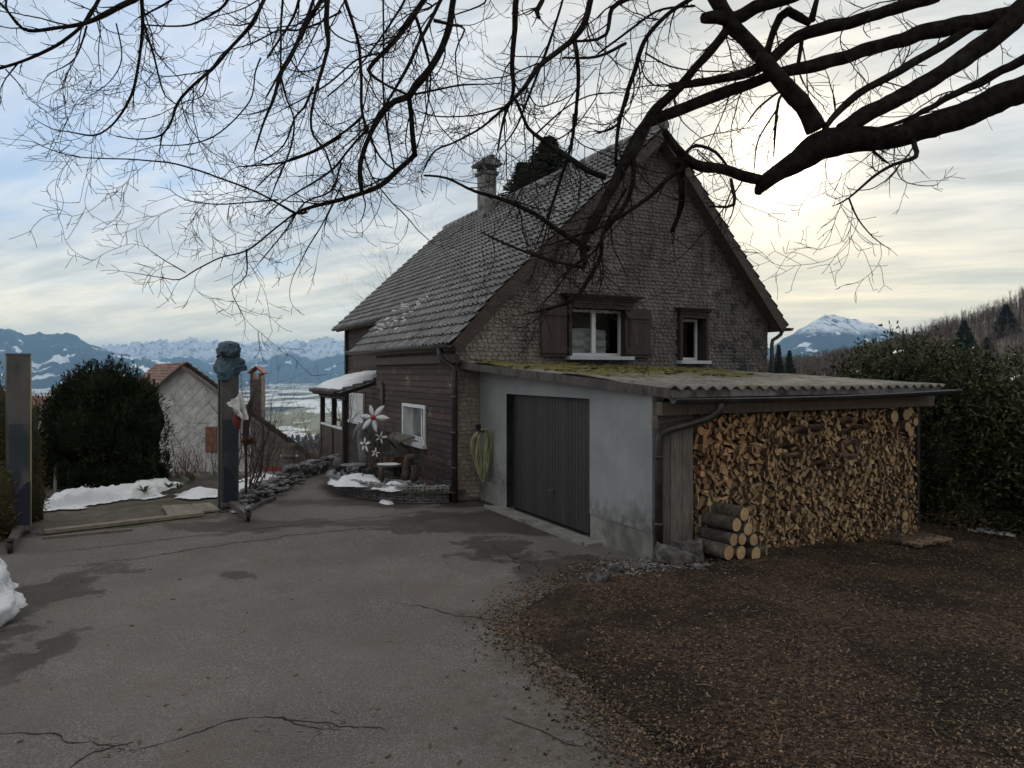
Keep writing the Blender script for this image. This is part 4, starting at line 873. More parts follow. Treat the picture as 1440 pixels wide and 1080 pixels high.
mb = MB(); cc = P(333, 592, 12.3); mb.tube([cc+Z3*.17, cc+Z3*.10+Vector((.01, 0, 0)), cc, cc-Z3*.10+Vector((.02, 0, 0)), cc-Z3*.17+Vector((.03, 0, 0))], [.025, .06, .075, .05, .012], 9); tag(mb.build('red_bundle', pm('red_cloth', (.10, .018, .014), (.20, .04, .03), 8, .8, .6, .02, 0)), 'dark red bundle hanging below the white sheet on the lift column', 'bundle')
# ================================================================ snow
def snow(name, poly, h, label, z0=.0, cell=.05, amp=.5, fade=.5, zf=None, wob=.25):
    f = lambda x, y, s: (zf(x, y) if zf else z0) + h*sstep(-.05, fade, s)*(1 + amp*fb(x*2.1, y*2.1, 3, 5)) + min(.045, h*.3)*fb(x*8, y*8, 3, 4)
    o = sheet(name, poly, cell, f, M['snow'], z0-.04, .12, wob); return tag(o, label, 'snow')
snow('snow_bank', [gxy(46, 712, .1), gxy(75, 697, .1), gxy(150, 690, .1), gxy(205, 680, .1), gxy(243, 678, .1), gxy(252, 686, .1), gxy(205, 694, .1), gxy(150, 701, .1), gxy(100, 708, .1)], .15, 'long bank of old snow in front of the dark evergreen shrub', .08, fade=.30)
snow('snow_patch', [gxy(262, 690, .1), gxy(285, 684, .1), gxy(306, 688, .1), gxy(300, 694, .1), gxy(275, 695, .1)], .08, 'small flat snow patch left of the tarp-covered lift column', .09, .06)
snow('snow_patch', [gxy(333, 688, .1), gxy(345, 672, .1), gxy(368, 668, .1), gxy(388, 673, .1), gxy(386, 682, .1), gxy(362, 690, .1), gxy(345, 694, .1)], .12, 'snow patch behind the slate stones of the garden bed', .1, .06)
snow('snow_patch', [gxy(331, 700, .08), gxy(350, 697, .08), gxy(352, 704, .08), gxy(334, 712, .08)], .08, 'snow patch right beside the foot of the tarp-covered lift column', .06, .05)
snow('snow_patch', [gxy(288, 683, .1), gxy(310, 676, .1), gxy(316, 680, .1), gxy(300, 686, .1)], .08, 'thin snow strip behind the tarp-covered lift column', .1, .06)
snow('snow_patch', [gxy(527, 706), gxy(538, 704), gxy(553, 705), gxy(558, 709), gxy(545, 711), gxy(533, 709)], .05, 'lone small snow lump on the asphalt before the stone-filled basket', 0, .03, fade=.12, wob=.04)
mb = MB(); iv, ifs = ICO[4]
def heapblob(c, rx, ry, rz_, o):
    vs = []
    for q in iv:
        k = 1 + .30*noise.noise(q*1.8+o) + .13*noise.noise(q*5+o) + .05*noise.noise(q*14+o); zq = max(q.z, -.15); e = 1 + .22*max(0, .25-abs(q.z))
        vs.append(Vector((c.x + q.x*rx*k*e, c.y + q.y*ry*k*e, c.z + zq*rz_*k)))
    mb.add(vs, ifs, 0, .5, True)
heapblob(Vector((-5.62, 6.85, .0)), .72, .85, .60, Vector((3, 7, 1))); heapblob(Vector((-6.3, 7.5, .0)), .9, .8, .66, Vector((13, 7, 1))); heapblob(Vector((-5.45, 6.35, .0)), .55, .5, .36, Vector((23, 2, 1)))
tag(mb.build('snow_heap', M['snow']), 'high heap of shovelled snow at the edge of the asphalt', 'snow')
# ================================================================ stones by the garage corner
def rock(px, py, rx, ry, rz_, label, z=.02, mat='stone', amp=.45, rot=None, name='rock', d=None, group=None):
    c = G(px, py, z) if d is None else P(px, py, d); mb = MB(); mb.blob(Vector((c.x, c.y, c.z+rz_*.55)), rx, ry, rz_, 3, amp, 1.3, rot=R.uniform(0, 3) if rot is None else rot, smooth=False)
    return tag(mb.build(name, M[mat]), label, 'rock', group)
def slabrock(px, py, sx, sy, sz, tilt, label, z=.05, rot=.4):
    c = G(px, py, z); bm = bmesh.new(); bmesh.ops.create_cube(bm, size=2); bmesh.ops.subdivide_edges(bm, edges=bm.edges[:], cuts=5, use_grid_fill=True)
    o = Vector((R.uniform(0, 50), 3, 1)); rm = Matrix.Rotation(rot, 3, 'Z') @ Matrix.Rotation(tilt, 3, 'Y'); mb = MB()
    vs = [c + Z3*sz*.75 + rm @ Vector((q.co.x*sx*(1+.16*noise.noise(q.co*1.3+o)), q.co.y*sy*(1+.16*noise.noise(q.co*1.3-o)), q.co.z*sz*(1+.3*noise.noise(q.co*1.7+o*2)))) + Vector((.012, .012, .012))*noise.noise(q.co*5+o) for q in bm.verts]
    mb.add(vs, [[v.index for v in f.verts] for f in bm.faces], 0, .6); bm.free(); return tag(mb.build('rock', M['stone']), label, 'rock')
slabrock(946, 790, .20, .14, .095, .30, 'broad flat grey rock leaning at the garage downpipe', .1, .1)
slabrock(962, 785, .11, .10, .115, .1, 'upright block of grey rock touching the board panel', .1, .5); slabrock(977, 785, .10, .11, .12, -.1, 'square grey rock block next to the small log pile', .1, -.3)
rock(843, 822, .12, .10, .11, 'large rounded rock at the tip of the wood chip area'); rock(866, 808, .10, .08, .08, 'rounded grey rock between the large rock and the concrete plinth')
rock(857, 821, .07, .05, .045, 'small pale pebble right under the large rounded rock'); rock(872, 815, .06, .05, .045, 'small pale rock beside the spilled gravel', .02)
rock(983, 803, .09, .07, .05, 'flat stone on the chips in front of the small log pile', .08); rock(955, 803, .08, .06, .045, 'flat stone below the broad leaning rock', .07); rock(997, 800, .08, .07, .035, 'thin flat stone nearest the ends of the cut logs', .08)
rock(828, 826, .06, .05, .03, 'small low stone at the outermost tip of the wood chips'); rock(912, 796, .05, .04, .03, 'small stone at the foot of the garage corner', .03)
# ================================================================ firewood
def wood_z0(v): return -.050*v + .03
WV0, WV1, WTOP = .70, 5.36, 1.895
seeds = []; tries = 0
while tries < 40000:
    tries += 1; v, z = R.uniform(WV0-.1, WV1+.1), R.uniform(-.35, WTOP+.1)
    if z < wood_z0(v)-.05: continue
    big = pl(v, [(.7, 1.0), (2.2, .92), (5.3, .72)])*pl(z, [(0, .86), (1.2, .95), (1.9, 1.05)]); rmin = .088*big*R.uniform(.8, 1.15)
    if all((v-a)**2 + (z-c)**2 > min(rmin, e)**2 for a, c, e in seeds): seeds.append((v, z, rmin))
def clip(poly, n, d):
    out = []
    for i in range(len(poly)):
        a, c = poly[i], poly[(i+1) % len(poly)]; da, dc = a[0]*n[0]+a[1]*n[1]-d, c[0]*n[0]+c[1]*n[1]-d
        if da <= 0: out.append(a)
        if da*dc < 0: t = da/(da-dc); out.append((a[0]+(c[0]-a[0])*t, a[1]+(c[1]-a[1])*t))
    return out
def area(p): return abs(sum(p[i][0]*p[(i+1) % len(p)][1]-p[(i+1) % len(p)][0]*p[i][1] for i in range(len(p))))/2
sideways = [(1108, 592), (1122, 604), (1150, 600), (1190, 590), (1186, 606), (1195, 622), (1115, 640), (1148, 652), (1196, 642), (1108, 625), (1210, 600), (1165, 660)]
SW = [AU(px, py, -.02) for px, py in sideways]
pieces = []
for i, (v, z, r_) in enumerate(seeds):
    p = [(v-.14, z-.14), (v+.14, z-.14), (v+.14, z+.14), (v-.14, z+.14)]
    for j, (a, c, _) in enumerate(seeds):
        if i != j and abs(a-v) < .3 and abs(c-z) < .3:
            n = (a-v, c-z); p = clip(p, n, (n[0]*(a+v)+n[1]*(c+z))/2)
            if len(p) < 3: break
    p = clip(p, (-1, 0), -WV0); p = clip(p, (1, 0), WV1 + .0) if len(p) > 2 else p; p = clip(p, (0, 1), WTOP - .03 + .02*R.random()) if len(p) > 2 else p
    p = clip(p, (-.05, -1), -(wood_z0(0)+.0)) if len(p) > 2 else p
    if len(p) < 3 or area(p) < .0012: continue
    if any(abs(v-a) < .17 and abs(z-c) < .05 for a, c in SW): continue
    gx, gy = sum(q[0] for q in p)/len(p), sum(q[1] for q in p)/len(p); parts_ = [p]
    if R.random() < .66:
        a = R.uniform(0, math.pi); n = (math.cos(a), math.sin(a)); d = gx*n[0]+gy*n[1]; parts_ = [clip(p, n, d), clip(p, (-n[0], -n[1]), -d)]
        if R.random() < .22: 
            a += R.uniform(1.1, 2.0); n = (math.cos(a), math.sin(a)); d = gx*n[0]+gy*n[1]; q0 = parts_.pop(0); parts_ += [clip(q0, n, d), clip(q0, (-n[0], -n[1]), -d)]
    for q in parts_:
        if len(q) > 2 and area(q) > .0007: pieces.append(q)
def fire_piece(mb, q):
    gx, gy = sum(a[0] for a in q)/len(q), sum(a[1] for a in q)/len(q); k = R.uniform(.89, .97); q = [(gx+(a-gx)*k+R.gauss(0, .003), gy+(c-gy)*k+R.gauss(0, .003)) for a, c in q]
    if len(q) == 4 and R.random() < .5: q.pop(R.randrange(4))
    if len(q) > 4 and R.random() < .6: q.pop(R.randrange(len(q)))
    f = -R.uniform(-.05, .075); tx, ty = R.gauss(0, .22), R.gauss(0, .22); n = len(q); r = R.random()
    fr = [L(f + (a-gx)*tx + (c-gy)*ty, a, c) for a, c in q]; bk = [L(.36, gx+(a-gx)*.9, gy+(c-gy)*.9) for a, c in q]
    ar = sum(q[i][0]*q[(i+1) % n][1]-q[(i+1) % n][0]*q[i][1] for i in range(n))
    # split curved side: add a little bulge on one edge
    mb.add(fr+bk, [tuple(range(n)) if ar > 0 else tuple(range(n))[::-1]], 0, r); o = len(mb.v)-2*n
    for i in range(n):
        j = (i+1) % n; fc_ = [o+i, o+n+i, o+n+j, o+j]; mb.f.append(fc_ if ar > 0 else fc_[::-1]); mb.m.append(1); mb.r.append(r); mb.sm.append(False)
pieces.sort(key=lambda q: -area(q)*(1/(9.07+.463*q[0][0])**2))
LBL = 'split log stacked in the firewood shelter with its cut end showing'; rest = MB()
for i, q in enumerate(pieces):
    if i < 290: m1 = MB(); fire_piece(m1, q); tag(m1.build('split_log', [M['woodend'], M['woodside']]), LBL, 'log', 'split logs stacked in the shelter')
    else: fire_piece(rest, q)
tag(rest.build('firewood', [M['woodend'], M['woodside']]), 'densely stacked smaller split firewood filling the shelter', 'firewood', kind='stuff')
for v, z in SW:
    m1 = MB(); l, w = R.uniform(.15, .17), R.uniform(.035, .05); a = R.uniform(-.25, .25); d = V*math.cos(a) + Z3*math.sin(a); up = d.cross(U).normalized()
    sec = [(-w, -.02), (w*.2, -.07), (w, -.01), (w*.4, .05)]; c = L(.03, v, z); m1.prism([c - d*l + U*y + up*x for x, y in sec], d*2*l, 1, None, 1)
    tag(m1.build('split_log', [M['woodend'], M['woodside']]), 'split log lying sideways in the loose part of the woodpile', 'log', 'split logs lying sideways in the pile')
def roundlog(c, ax, r, l, label, group=None):
    ax = ax.normalized(); t = tag_root = None; mb = MB(); n = 18; side = ax.cross(Z3).normalized(); up = side.cross(ax); o = Vector((R.uniform(0, 40), 0, 0)); st = 9; vs = []
    for k in range(st):
        for j in range(n):
            a = 2*math.pi*j/n; rr = r*(1+.05*noise.noise(Vector((math.cos(a), math.sin(a), k*.3))*1.6+o)); vs.append(c - ax*(l*k/(st-1)) + side*math.cos(a)*rr + up*math.sin(a)*rr)
    fs = [(k*n+j, (k+1)*n+j, (k+1)*n+(j+1) % n, k*n+(j+1) % n) for k in range(st-1) for j in range(n)]
    mb.add(vs, [f[::-1] for f in fs], 0, R.random(), True)
    ob = tag(mb.build('round_log', M['logbark']), label, 'log', group); m2 = MB()
    rings = [1.0, .8, .55, .3]; vs = [c + ax*(.004*(1-q)) + side*math.cos(2*math.pi*j/n)*r*.95*q + up*math.sin(2*math.pi*j/n)*r*.95*q for q in rings for j in range(n)]
    fs = [(i*n+j, i*n+(j+1) % n, (i+1)*n+(j+1) % n, (i+1)*n+j) for i in range(3) for j in range(n)] + [tuple(3*n+j for j in range(n))]
    ctr = c + ax*.001; m2.add([v + ax*.0015 for v in vs], fs, 0, R.random()); m2.build('cut_end', M['logend'], ob); return ob
AX = Vector((.55, -.83, 0)); rr_ = Vector((.83, .55, 0))
for px, py, r, l, lb in ((1025, 777, .095, .50, 'thick bottom left log of the small pile beside the rocks'), (1042, 777, .088, .46, 'bottom middle log of the small pile in front of the firewood'), (1063, 779, .092, .46, 'dark ended bottom right log of the small pile'),
                         (1032, 759, .080, .52, 'left log in the second layer of the small pile'), (1044, 758, .078, .46, 'middle log in the second layer of the small pile'), (1060, 759, .078, .46, 'right log in the second layer of the small pile'),
                         (1036, 738, .088, .50, 'left log in the third layer of the small pile'), (1052, 744, .083, .46, 'right log in the third layer of the small pile'), (1047, 723, .088, .46, 'topmost log crowning the small pile')):
    X = (px-1026)/1000*8.8; roundlog(P(px, py, 8.78 + X*.55), AX, r, l, lb)
roundlog(P(1078, 776, 9.25), Vector((.9, -.4, 0)), .08, .3, 'short dark log lying right of the small log pile')
UX = -U + V*.05
for px, py, r, lb in ((1258, 586, .10, 'round log at the top right of the woodpile, left of its neighbours'), (1275, 583, .095, 'round log at the top right of the woodpile, right under the beam'), (1280, 579, .08, 'topmost round log at the right corner of the woodpile'), (1277, 600, .085, 'round log in the right edge column of the woodpile, below the top pair'), (1281, 608, .075, 'lowest of the round logs in the upper right corner of the woodpile'), (1288, 593, .07, 'weathered grey round log sticking out at the right end of the woodpile'),
                      (1273, 725, .085, 'upper round log at the lower right end of the woodpile'), (1273, 742, .10, 'middle round log at the lower right end of the woodpile'), (1268, 757, .09, 'bottom round log at the lower right end of the woodpile')):
    v, z = AU(px, py, -.09); roundlog(L(-.09, v, z), UX, r, .42, lb)
mb = MB(); pc = G(1292, 770, -.20); pc.z = mulch_h(pc.x, pc.y) + .03
for i in range(4): mb.obox(pc + V*.0 + U*(.12*i-.2) + Z3*.05, V*.44, U*.055, Z3*.014)
for s in (-.35, .35): mb.obox(pc + V*s - U*.02 + Z3*.02, V*.04, U*.24, Z3*.015)
tag(mb.build('wooden_pallet', M['woodside']), 'low wooden board platform on the ground at the right end of the woodpile', 'pallet')
# ================================================================ hose on the garage wall
mb = MB(); hc = L(4.70, -.17, 1.00); HD = (V*.85 - U*.53).normalized(); HN = (V*.53 + U*.85).normalized()
for k in range(16):
    a0, ph = R.uniform(.05, .20), R.uniform(-.25, .25); hh = R.uniform(.36, .47); pts = []; dv = R.uniform(.01, .07)
    for i in range(25):
        t = 2*math.pi*i/24; x = a0*math.sin(t)*(1+.35*math.cos(t)) + ph*.10*math.cos(t); z = .38 + hh*(math.cos(t)-1) + .02*math.sin(3*t+k)
        pts.append(hc + HD*(x + .03*math.sin(t*2+k)) - HN*(dv + .02*math.sin(t*2+k*2) - .03) + Z3*z)
    mb.tube(pts, .012, 6, 0, R.random(), cap=False)
h = tag(mb.build('garden_hose', M['hose']), 'coiled yellow-green garden hose hanging on the garage wall', 'hose')
mb = MB(); mb.obox(hc + Z3*.36 - V*.02, U*.05, V*.07, Z3*.02); mb.obox(hc + U*.14 + Z3*.42 - V*.03, U*.03, V*.04, Z3*.05); mb.build('hook', M['metal_dark'], h)
# ================================================================ stone-filled basket with its ornaments
GH = .30; arc = [G(*p) for p in ((631, 706), (600, 707), (570, 707), (540, 704), (510, 700), (485, 695), (468, 690), (459, 685))]; arc.append(Vector((-4.0, 15.6, 0))); arc.append(Vector((-3.75, 16.6, 0)))
def rs(pts, n):
    ds = [0]
    for a, c in zip(pts, pts[1:]): ds.append(ds[-1]+(c-a).length)
    out = []
    for i in range(n):
        s = ds[-1]*i/(n-1)
        for k in range(len(pts)-1):
            if s <= ds[k+1] + 1e-9: out.append(pts[k].lerp(pts[k+1], (s-ds[k])/(ds[k+1]-ds[k]))); break
    return out
arc = rs(arc, 44); gb = thing('gabion_planter', 'curved low wire basket wall filled with grey stones below the plank wall', 'gabion', arc[10])
mb = MB()
for zz in [GH*i/6 for i in range(7)]: mb.tube([p + Z3*(zz+.008) for p in arc], .006, 4, cap=False)
for p in rs(arc, 64): mb.tube([p, p+Z3*GH], .005, 4)
mb.build('wire_basket', pm('wire', (.30, .30, .31), (.42, .42, .43), 5, .5, 0, .01, .1, metal=.4), gb)
mb = MB(); a2_ = rs(arc, 400)
for p in a2_:
    i = a2_.index(p); nrm = Vector((-(a2_[min(i+1, 399)]-a2_[max(i-1, 0)]).y, (a2_[min(i+1, 399)]-a2_[max(i-1, 0)]).x, 0)).normalized()
    if nrm.y < 0 and p.x > -3.5: nrm = -nrm
    if p.x <= -3.5 and nrm.x < 0: nrm = -nrm
    for _ in range(3):
        s = R.uniform(.022, .045); mb.blob(p + nrm*R.uniform(.03, .09) + Z3*R.uniform(.02, GH), s*1.3, s, s*.8, 1, .4, 1.6, rot=R.uniform(0, 3), smooth=False)
tag(mb.build('stones', M['cagestone'], gb), None, None, kind='stuff')
inner = [(p.x, p.y) for p in arc] + [(L(10, -.5).x, L(10, -.5).y), (L(5.2, -.5).x, L(5.2, -.5).y)]
sheet('soil', inner, .09, lambda x, y, s: GH-.05+.03*fb(x*3, y*3), M['dirt'], GH-.1, .05, .02, gb)
mb = MB()
for _ in range(260):
    q = a2_[R.randrange(400)]; c = q.lerp(Vector((-2.4, 15.2, 0)), R.uniform(.06, .5)); s = R.uniform(.02, .05); mb.blob(Vector((c.x, c.y, GH-.02)), s*1.2, s, s*.7, 1, .4, 1.6, smooth=False)
tag(mb.build('top_stones', M['cagestone'], gb), None, None, kind='stuff')
gz = GH
def gp(px, py, z=None): return G(px, py, gz if z is None else z)
snow('snow_patch', [gxy(470, 672, .33), gxy(480, 665, .33), gxy(505, 663, .33), gxy(534, 666, .33), gxy(535, 674, .33), gxy(505, 676, .33), gxy(478, 676, .33)], .05, 'long snow patch on the left end of the stone-filled basket', GH-.03, .05, fade=.2, wob=.1)
snow('snow_patch', [gxy(533, 679, .33), gxy(545, 674, .33), gxy(565, 675, .33), gxy(570, 679, .33), gxy(552, 682, .33)], .045, 'small snow patch on the front rim of the stone-filled basket', GH-.03, .04, fade=.15, wob=.05)
# metal flowers
def flower(base, head, rad, npet, label, tilt=Vector((.1, -.95, .2)), a0=.3, big=True):
    t = thing('flower_ornament', label, 'garden ornament', base); n = tilt.normalized(); x = n.cross(Z3).normalized(); y = x.cross(n)
    mb = MB(); mid = base.lerp(head, .5) + Vector((.05, .03, 0)); mb.tube([base, mid, head+n*-.03], .011 if big else .007, 6); mb.build('stem', M['patina'], t)
    for k in range(npet):
        rad_ = rad; rad = rad_*R.uniform(.82, 1.12); a = R.uniform(-.12, .12) + a0 + 2*math.pi*k/npet; d = x*math.cos(a) + y*math.sin(a); s = d.cross(n); p = MB(); m = 9; vs = []
        for i in range(m):
            q = i/(m-1); w = rad*.19*math.sin(math.pi*min(1, q*.93+.07))**.75; lift = n*(rad*.05*math.sin(math.pi*q)); c = head + d*(rad*(.12 + .88*q)) + lift
            vs += [c - s*w, c + n*.005*(1-q), c + s*w, c - n*.006]
        p.add(vs, [(i*4+k_, i*4+(k_+1) % 4, (i+1)*4+(k_+1) % 4, (i+1)*4+k_) for i in range(m-1) for k_ in range(4)], 0, R.random(), True); p.build('petal', M['white'], t); rad = rad_
    c = MB(); c.blob(head + n*.02, rad*.17, rad*.17, rad*.17, 2, .08, 2); c.build('flower_centre', M['red'], t); return t
flower(gp(522, 668), P(525, 587, 14.5), .33, 6, 'big white six petalled metal flower with a red centre', Vector((-.15, -.95, .12)), .15)
flower(gp(534, 668), P(535, 615, 14.6), .14, 5, 'small white metal flower right under the big flower', Vector((.3, -.9, .1)), .7, False)
flower(gp(514, 669), P(513, 625, 14.3), .16, 5, 'small white metal flower drooping left of the dark stand', Vector((-.5, -.8, .1)), .2, False)
flower(gp(527, 669), P(528, 637, 14.3), .10, 5, 'smallest white metal flower low on the dark stand', Vector((.2, -.9, .3)), .5, False)
st = thing('plant_stand', 'dark wire plant stand with a ring top among the metal flowers', 'plant stand', gp(524, 670)); c = gp(524, 670); mb = MB()
for k in range(4):
    a = .5+k*1.571; d = Vector((math.cos(a), math.sin(a), 0)); mb.tube([c + d*.22, c + d*.10 + Z3*.35, c + d*.16 + Z3*.75, c + d*.12 + Z3*1.0], .012, 6)
mb.build('leg', M['metal_dark'], st); mb = MB()
for z, r in ((.35, .10), (.75, .16), (1.0, .13)): mb.tube([c + Vector((r*math.cos(i*.3927), r*math.sin(i*.3927), z)) for i in range(17)], .009, 5)
mb.build('ring', M['patina'], st); mb = MB()
for _ in range(90):
    q = c + Vector((R.gauss(0, .12), R.gauss(0, .1), R.uniform(.3, 1.05))); d = Vector((R.gauss(0, 1), R.gauss(0, 1), R.gauss(.2, .7))).normalized(); mb.tube([q, q+d*R.uniform(.06, .16)], [.007, .003], 4)
mb.build('dry_vine', M['twig_red'], st)
# pale curved sculpture
mb = MB(); sc_ = [(512, 660, .10), (511, 640, .10), (508, 624, .085), (506, 612, .075), (509, 602, .07), (507, 598, .08), (501, 606, .055), (497, 616, .03)]
mb.tube([P(x, y, 15.6) for x, y, _ in sc_], [q[2] for q in sc_], 12); mb.blob(P(512, 662, 15.6), .20, .18, .10, 2, .2); tag(mb.build('stone_bird', pm('stone_pale', (.13, .135, .14), (.25, .255, .26), 8, .85, .6, .02, .1)), 'pale grey stone bird with a bent neck beside the porch', 'sculpture')
# tables and stools
def table(px, py, w, d, h, label, mat, snowtop=False, name='garden_table'):
    c = gp(px, py); t = thing(name, label, 'table', c); mb = MB(); mb.blob(c + Z3*h, w, d, .035, 2, .12, 1.5, smooth=False); mb.build('table_top', M[mat], t)
    for sx in (-1, 1):
        for sy in (-1, 1):
            l = MB(); l.tube([c + U*sy*d*.5 + V*sx*w*.55, c + U*sy*d*.5 + V*sx*w*.55 + Z3*(h-.02)], .035, 7); l.build('leg', M[mat], t)
    if snowtop: s = MB(); s.blob(c + Z3*(h+.035), w*.75, d*.7, .03, 2, .3, 2); tag(s.build('snow_patch', M['snow']), 'thin snow lying on the low wooden table', 'snow')
table(546, 672, .34, .22, .24, 'low dark wooden table with snow on its top', 'dark_wood_and_row_shade', True)
table(498, 664, .30, .22, .16, 'low stone slab bench at the left end of the basket wall', 'slate', False, 'stone_bench')
for px, py, h, r, lb in ((536, 675, .26, .055, 'dark wooden post stump left under the low table'), (583, 676, .30, .07, 'dark stump standing right of the carved figure')):
    mb = MB(); c = gp(px, py); mb.tube([c-Z3*.05, c+Z3*h*.5, c+Z3*h], [r*1.1, r*.95, r], 12); tag(mb.build('tree_stump', M['bark_bare']), lb, 'stump')
mb = MB(); c = gp(571, 675); mb.tube([c-Z3*.03, c+Z3*.18, c+Z3*.34, c+Z3*.44+Vector((.03, 0, 0)), c+Z3*.47+Vector((.14, .02, 0)), c+Z3*.45+Vector((.26, .03, 0))], [.07, .08, .06, .07, .06, .015], 10); tag(mb.build('carved_bird', M['wood_brown']), 'carved wooden bird with a long beak under the small window', 'carving')
mb = MB(); c = L(8.2, -.80, .33); mb.obox(c+Z3*.14, U*.50, V*.12, Z3*.13); b2 = tag(mb.build('planter_box', M['rust']), 'rusty brown planter box against the plank wall', 'planter')
mb = MB(); s0, s1 = AV(557, 624, -.53), AV(584, 629, -.53); s0, s1 = max(s0[0], s1[0]), min(s0[0], s1[0])
mb.prism([L(s1, -.53, 1.06), L(s1, -.86, .98), L(s1, -.86, .945), L(s1, -.53, 1.02)], U*(s0-s1)); t = thing('wall_shelf', 'weathered grey board shelf on the plank wall under the small window', 'shelf', L((s0+s1)/2, -.53, 1)); mb.build('shelf_board', M['wood_grey'], t)
for u in (s0-.1, s1+.1): mb = MB(); mb.bar(L(u, -.84, .95), L(u, -.54, .68), .04, .04); mb.build('bracket', M['dark_wood_and_row_shade'], t)
gc = thing('garden_chair', 'dark green metal garden chair by the plank wall', 'chair', gp(548, 668)); c = gp(548, 668)+U*.4; mb = MB()
mb.obox(c+Z3*.38, V*.19, U*.18, Z3*.015); mb.build('seat', M['patina'], gc); mb = MB()
for k in range(5): mb.bar(c + U*.18 + V*(-.17+.085*k) + Z3*.40, c + U*.24 + V*(-.17+.085*k) + Z3*.82, .03, .012)
mb.bar(c+U*.24-V*.2+Z3*.82, c+U*.24+V*.2+Z3*.82, .03, .03); mb.build('backrest', M['patina'], gc)
for sx in (-1, 1):
    for sy in (-1, 1): l = MB(); l.tube([c+V*sx*.17+U*sy*.16, c+V*sx*.16+U*sy*.15+Z3*.38], .012, 6); l.build('leg', M['patina'], gc)
mb = MB(); w = AV(537, 555, -.55); c = L(w[0], -.56, w[1]); mb.prism([c+U*-.07-Z3*.28, c+U*.02-Z3*.28, c+U*.13+Z3*.12, c+U*.10+Z3*.3, c+U*.02+Z3*.18, c+U*-.03+Z3*.32, c+U*-.1+Z3*.14], V*.03); tag(mb.build('wall_ornament', M['wood_brown']), 'reddish brown leaf shaped wooden ornament on the plank wall above the flower', 'ornament')
mb = MB(); w = AV(495, 494, .1); c = L(w[0]-.1, .05, w[1]); t = thing('hanging_basket', 'wire hanging basket under the eave of the house', 'hanging basket', c)
for k in range(8):
    a = k*.785; mb.tube([c + Vector((.2*math.cos(a), .2*math.sin(a), 0)), c + Vector((.14*math.cos(a), .14*math.sin(a), -.12)), c - Z3*.17], .008, 5)
mb.tube([c + Vector((.2*math.cos(i*.3927), .2*math.sin(i*.3927), 0)) for i in range(17)], .012, 5)
for k in range(3): mb.tube([c + Vector((.2*math.cos(k*2.1), .2*math.sin(k*2.1), 0)), c + Z3*.45], .005, 4)
mb.build('wire_frame', M['metal_dark'], t)
# urn, slates and edging of the left bed
mb = MB(); c = G(406, 672, -.02); prof = ((0, 0), (.15, 0), (.155, .25), (.14, .42), (.12, .46), (.165, .49), (.165, .53), (.135, .55), (.14, .68), (.155, .74), (.16, .80), (.15, .80), (.13, .6), (0, .55))
mb.lathe(c, prof, 22); u_ = tag(mb.build('clay_pot', M['clay']), 'tall grey clay chimney pot standing at the end of the path', 'pot')
for s in (-1, 1): mb = MB(); mb.blob(c + Vector((.19*s, 0, .51)), .035, .035, .03, 2, .1); mb.build('handle', M['cloth'], u_)
mb = MB()
for _ in range(330):
    t = R.random(); x, y = lerp(334, 412, t) + R.gauss(0, 6), lerp(708, 672, t) + R.gauss(0, 4.5)
    c = G(x, y, .08); s = R.uniform(.03, .085); mb.blob(Vector((c.x, c.y, .05 + R.uniform(0, .16))), s*1.3, s, s*.45, 1, .35, 1.5, rot=R.uniform(0, 3), smooth=False)
tag(mb.build('slate_rubble', M['slate']), 'dark slate rubble heaped along the garden bed edge', 'rubble', kind='stuff')
mb = MB()
for i in range(9):
    t = i/8; c = G(lerp(350, 384, t), lerp(718, 702, t**1.4) - 3*math.sin(t*3), .02); c2_ = G(lerp(350, 384, min(1, t+.13)), lerp(718, 702, min(1, t+.13)**1.4) - 3*math.sin(min(1, t+.13)*3), .02); mb.bar(c, c2_ + Vector((.02, .02, 0)), .07, .09)
tag(mb.build('bed_edging', M['stone']), 'curved stone edging round the tip of the slate rubble bed', 'edging')
wl = MB()
for i in range(120):
    t = R.random(); c = G(lerp(405, 475, t), lerp(678, 657, t), 0); s = R.uniform(.07, .15); wl.blob(Vector((c.x, c.y, R.uniform(.0, .32))), s*1.4, s, s*.55, 1, .3, 1.4, rot=R.uniform(0, 3), smooth=False)
tag(wl.build('dry_stone_wall', M['slate']), 'low dry stone wall along the far end of the path by the porch', 'wall')
mb = MB(); c = G(476, 661, .28); mb.blob(c+Z3*.14, .13, .13, .16, 2, .08); mb.tube([c+Z3*.28, c+Z3*.36], [.05, .03], 8); tag(mb.build('stone_jug', M['slate']), 'round grey stone jug on the low wall before the porch', 'jug')
mb = MB(); mb.tube([G(77, 692, .1)+Vector((0, 0, -.1)), P(79, 655, 14.6), P(83, 622, 14.6)], [.035, .032, .03], 8); tag(mb.build('wooden_pole', M['wood_grey']), 'thin grey wooden pole leaning in front of the dark evergreen shrub', 'pole')
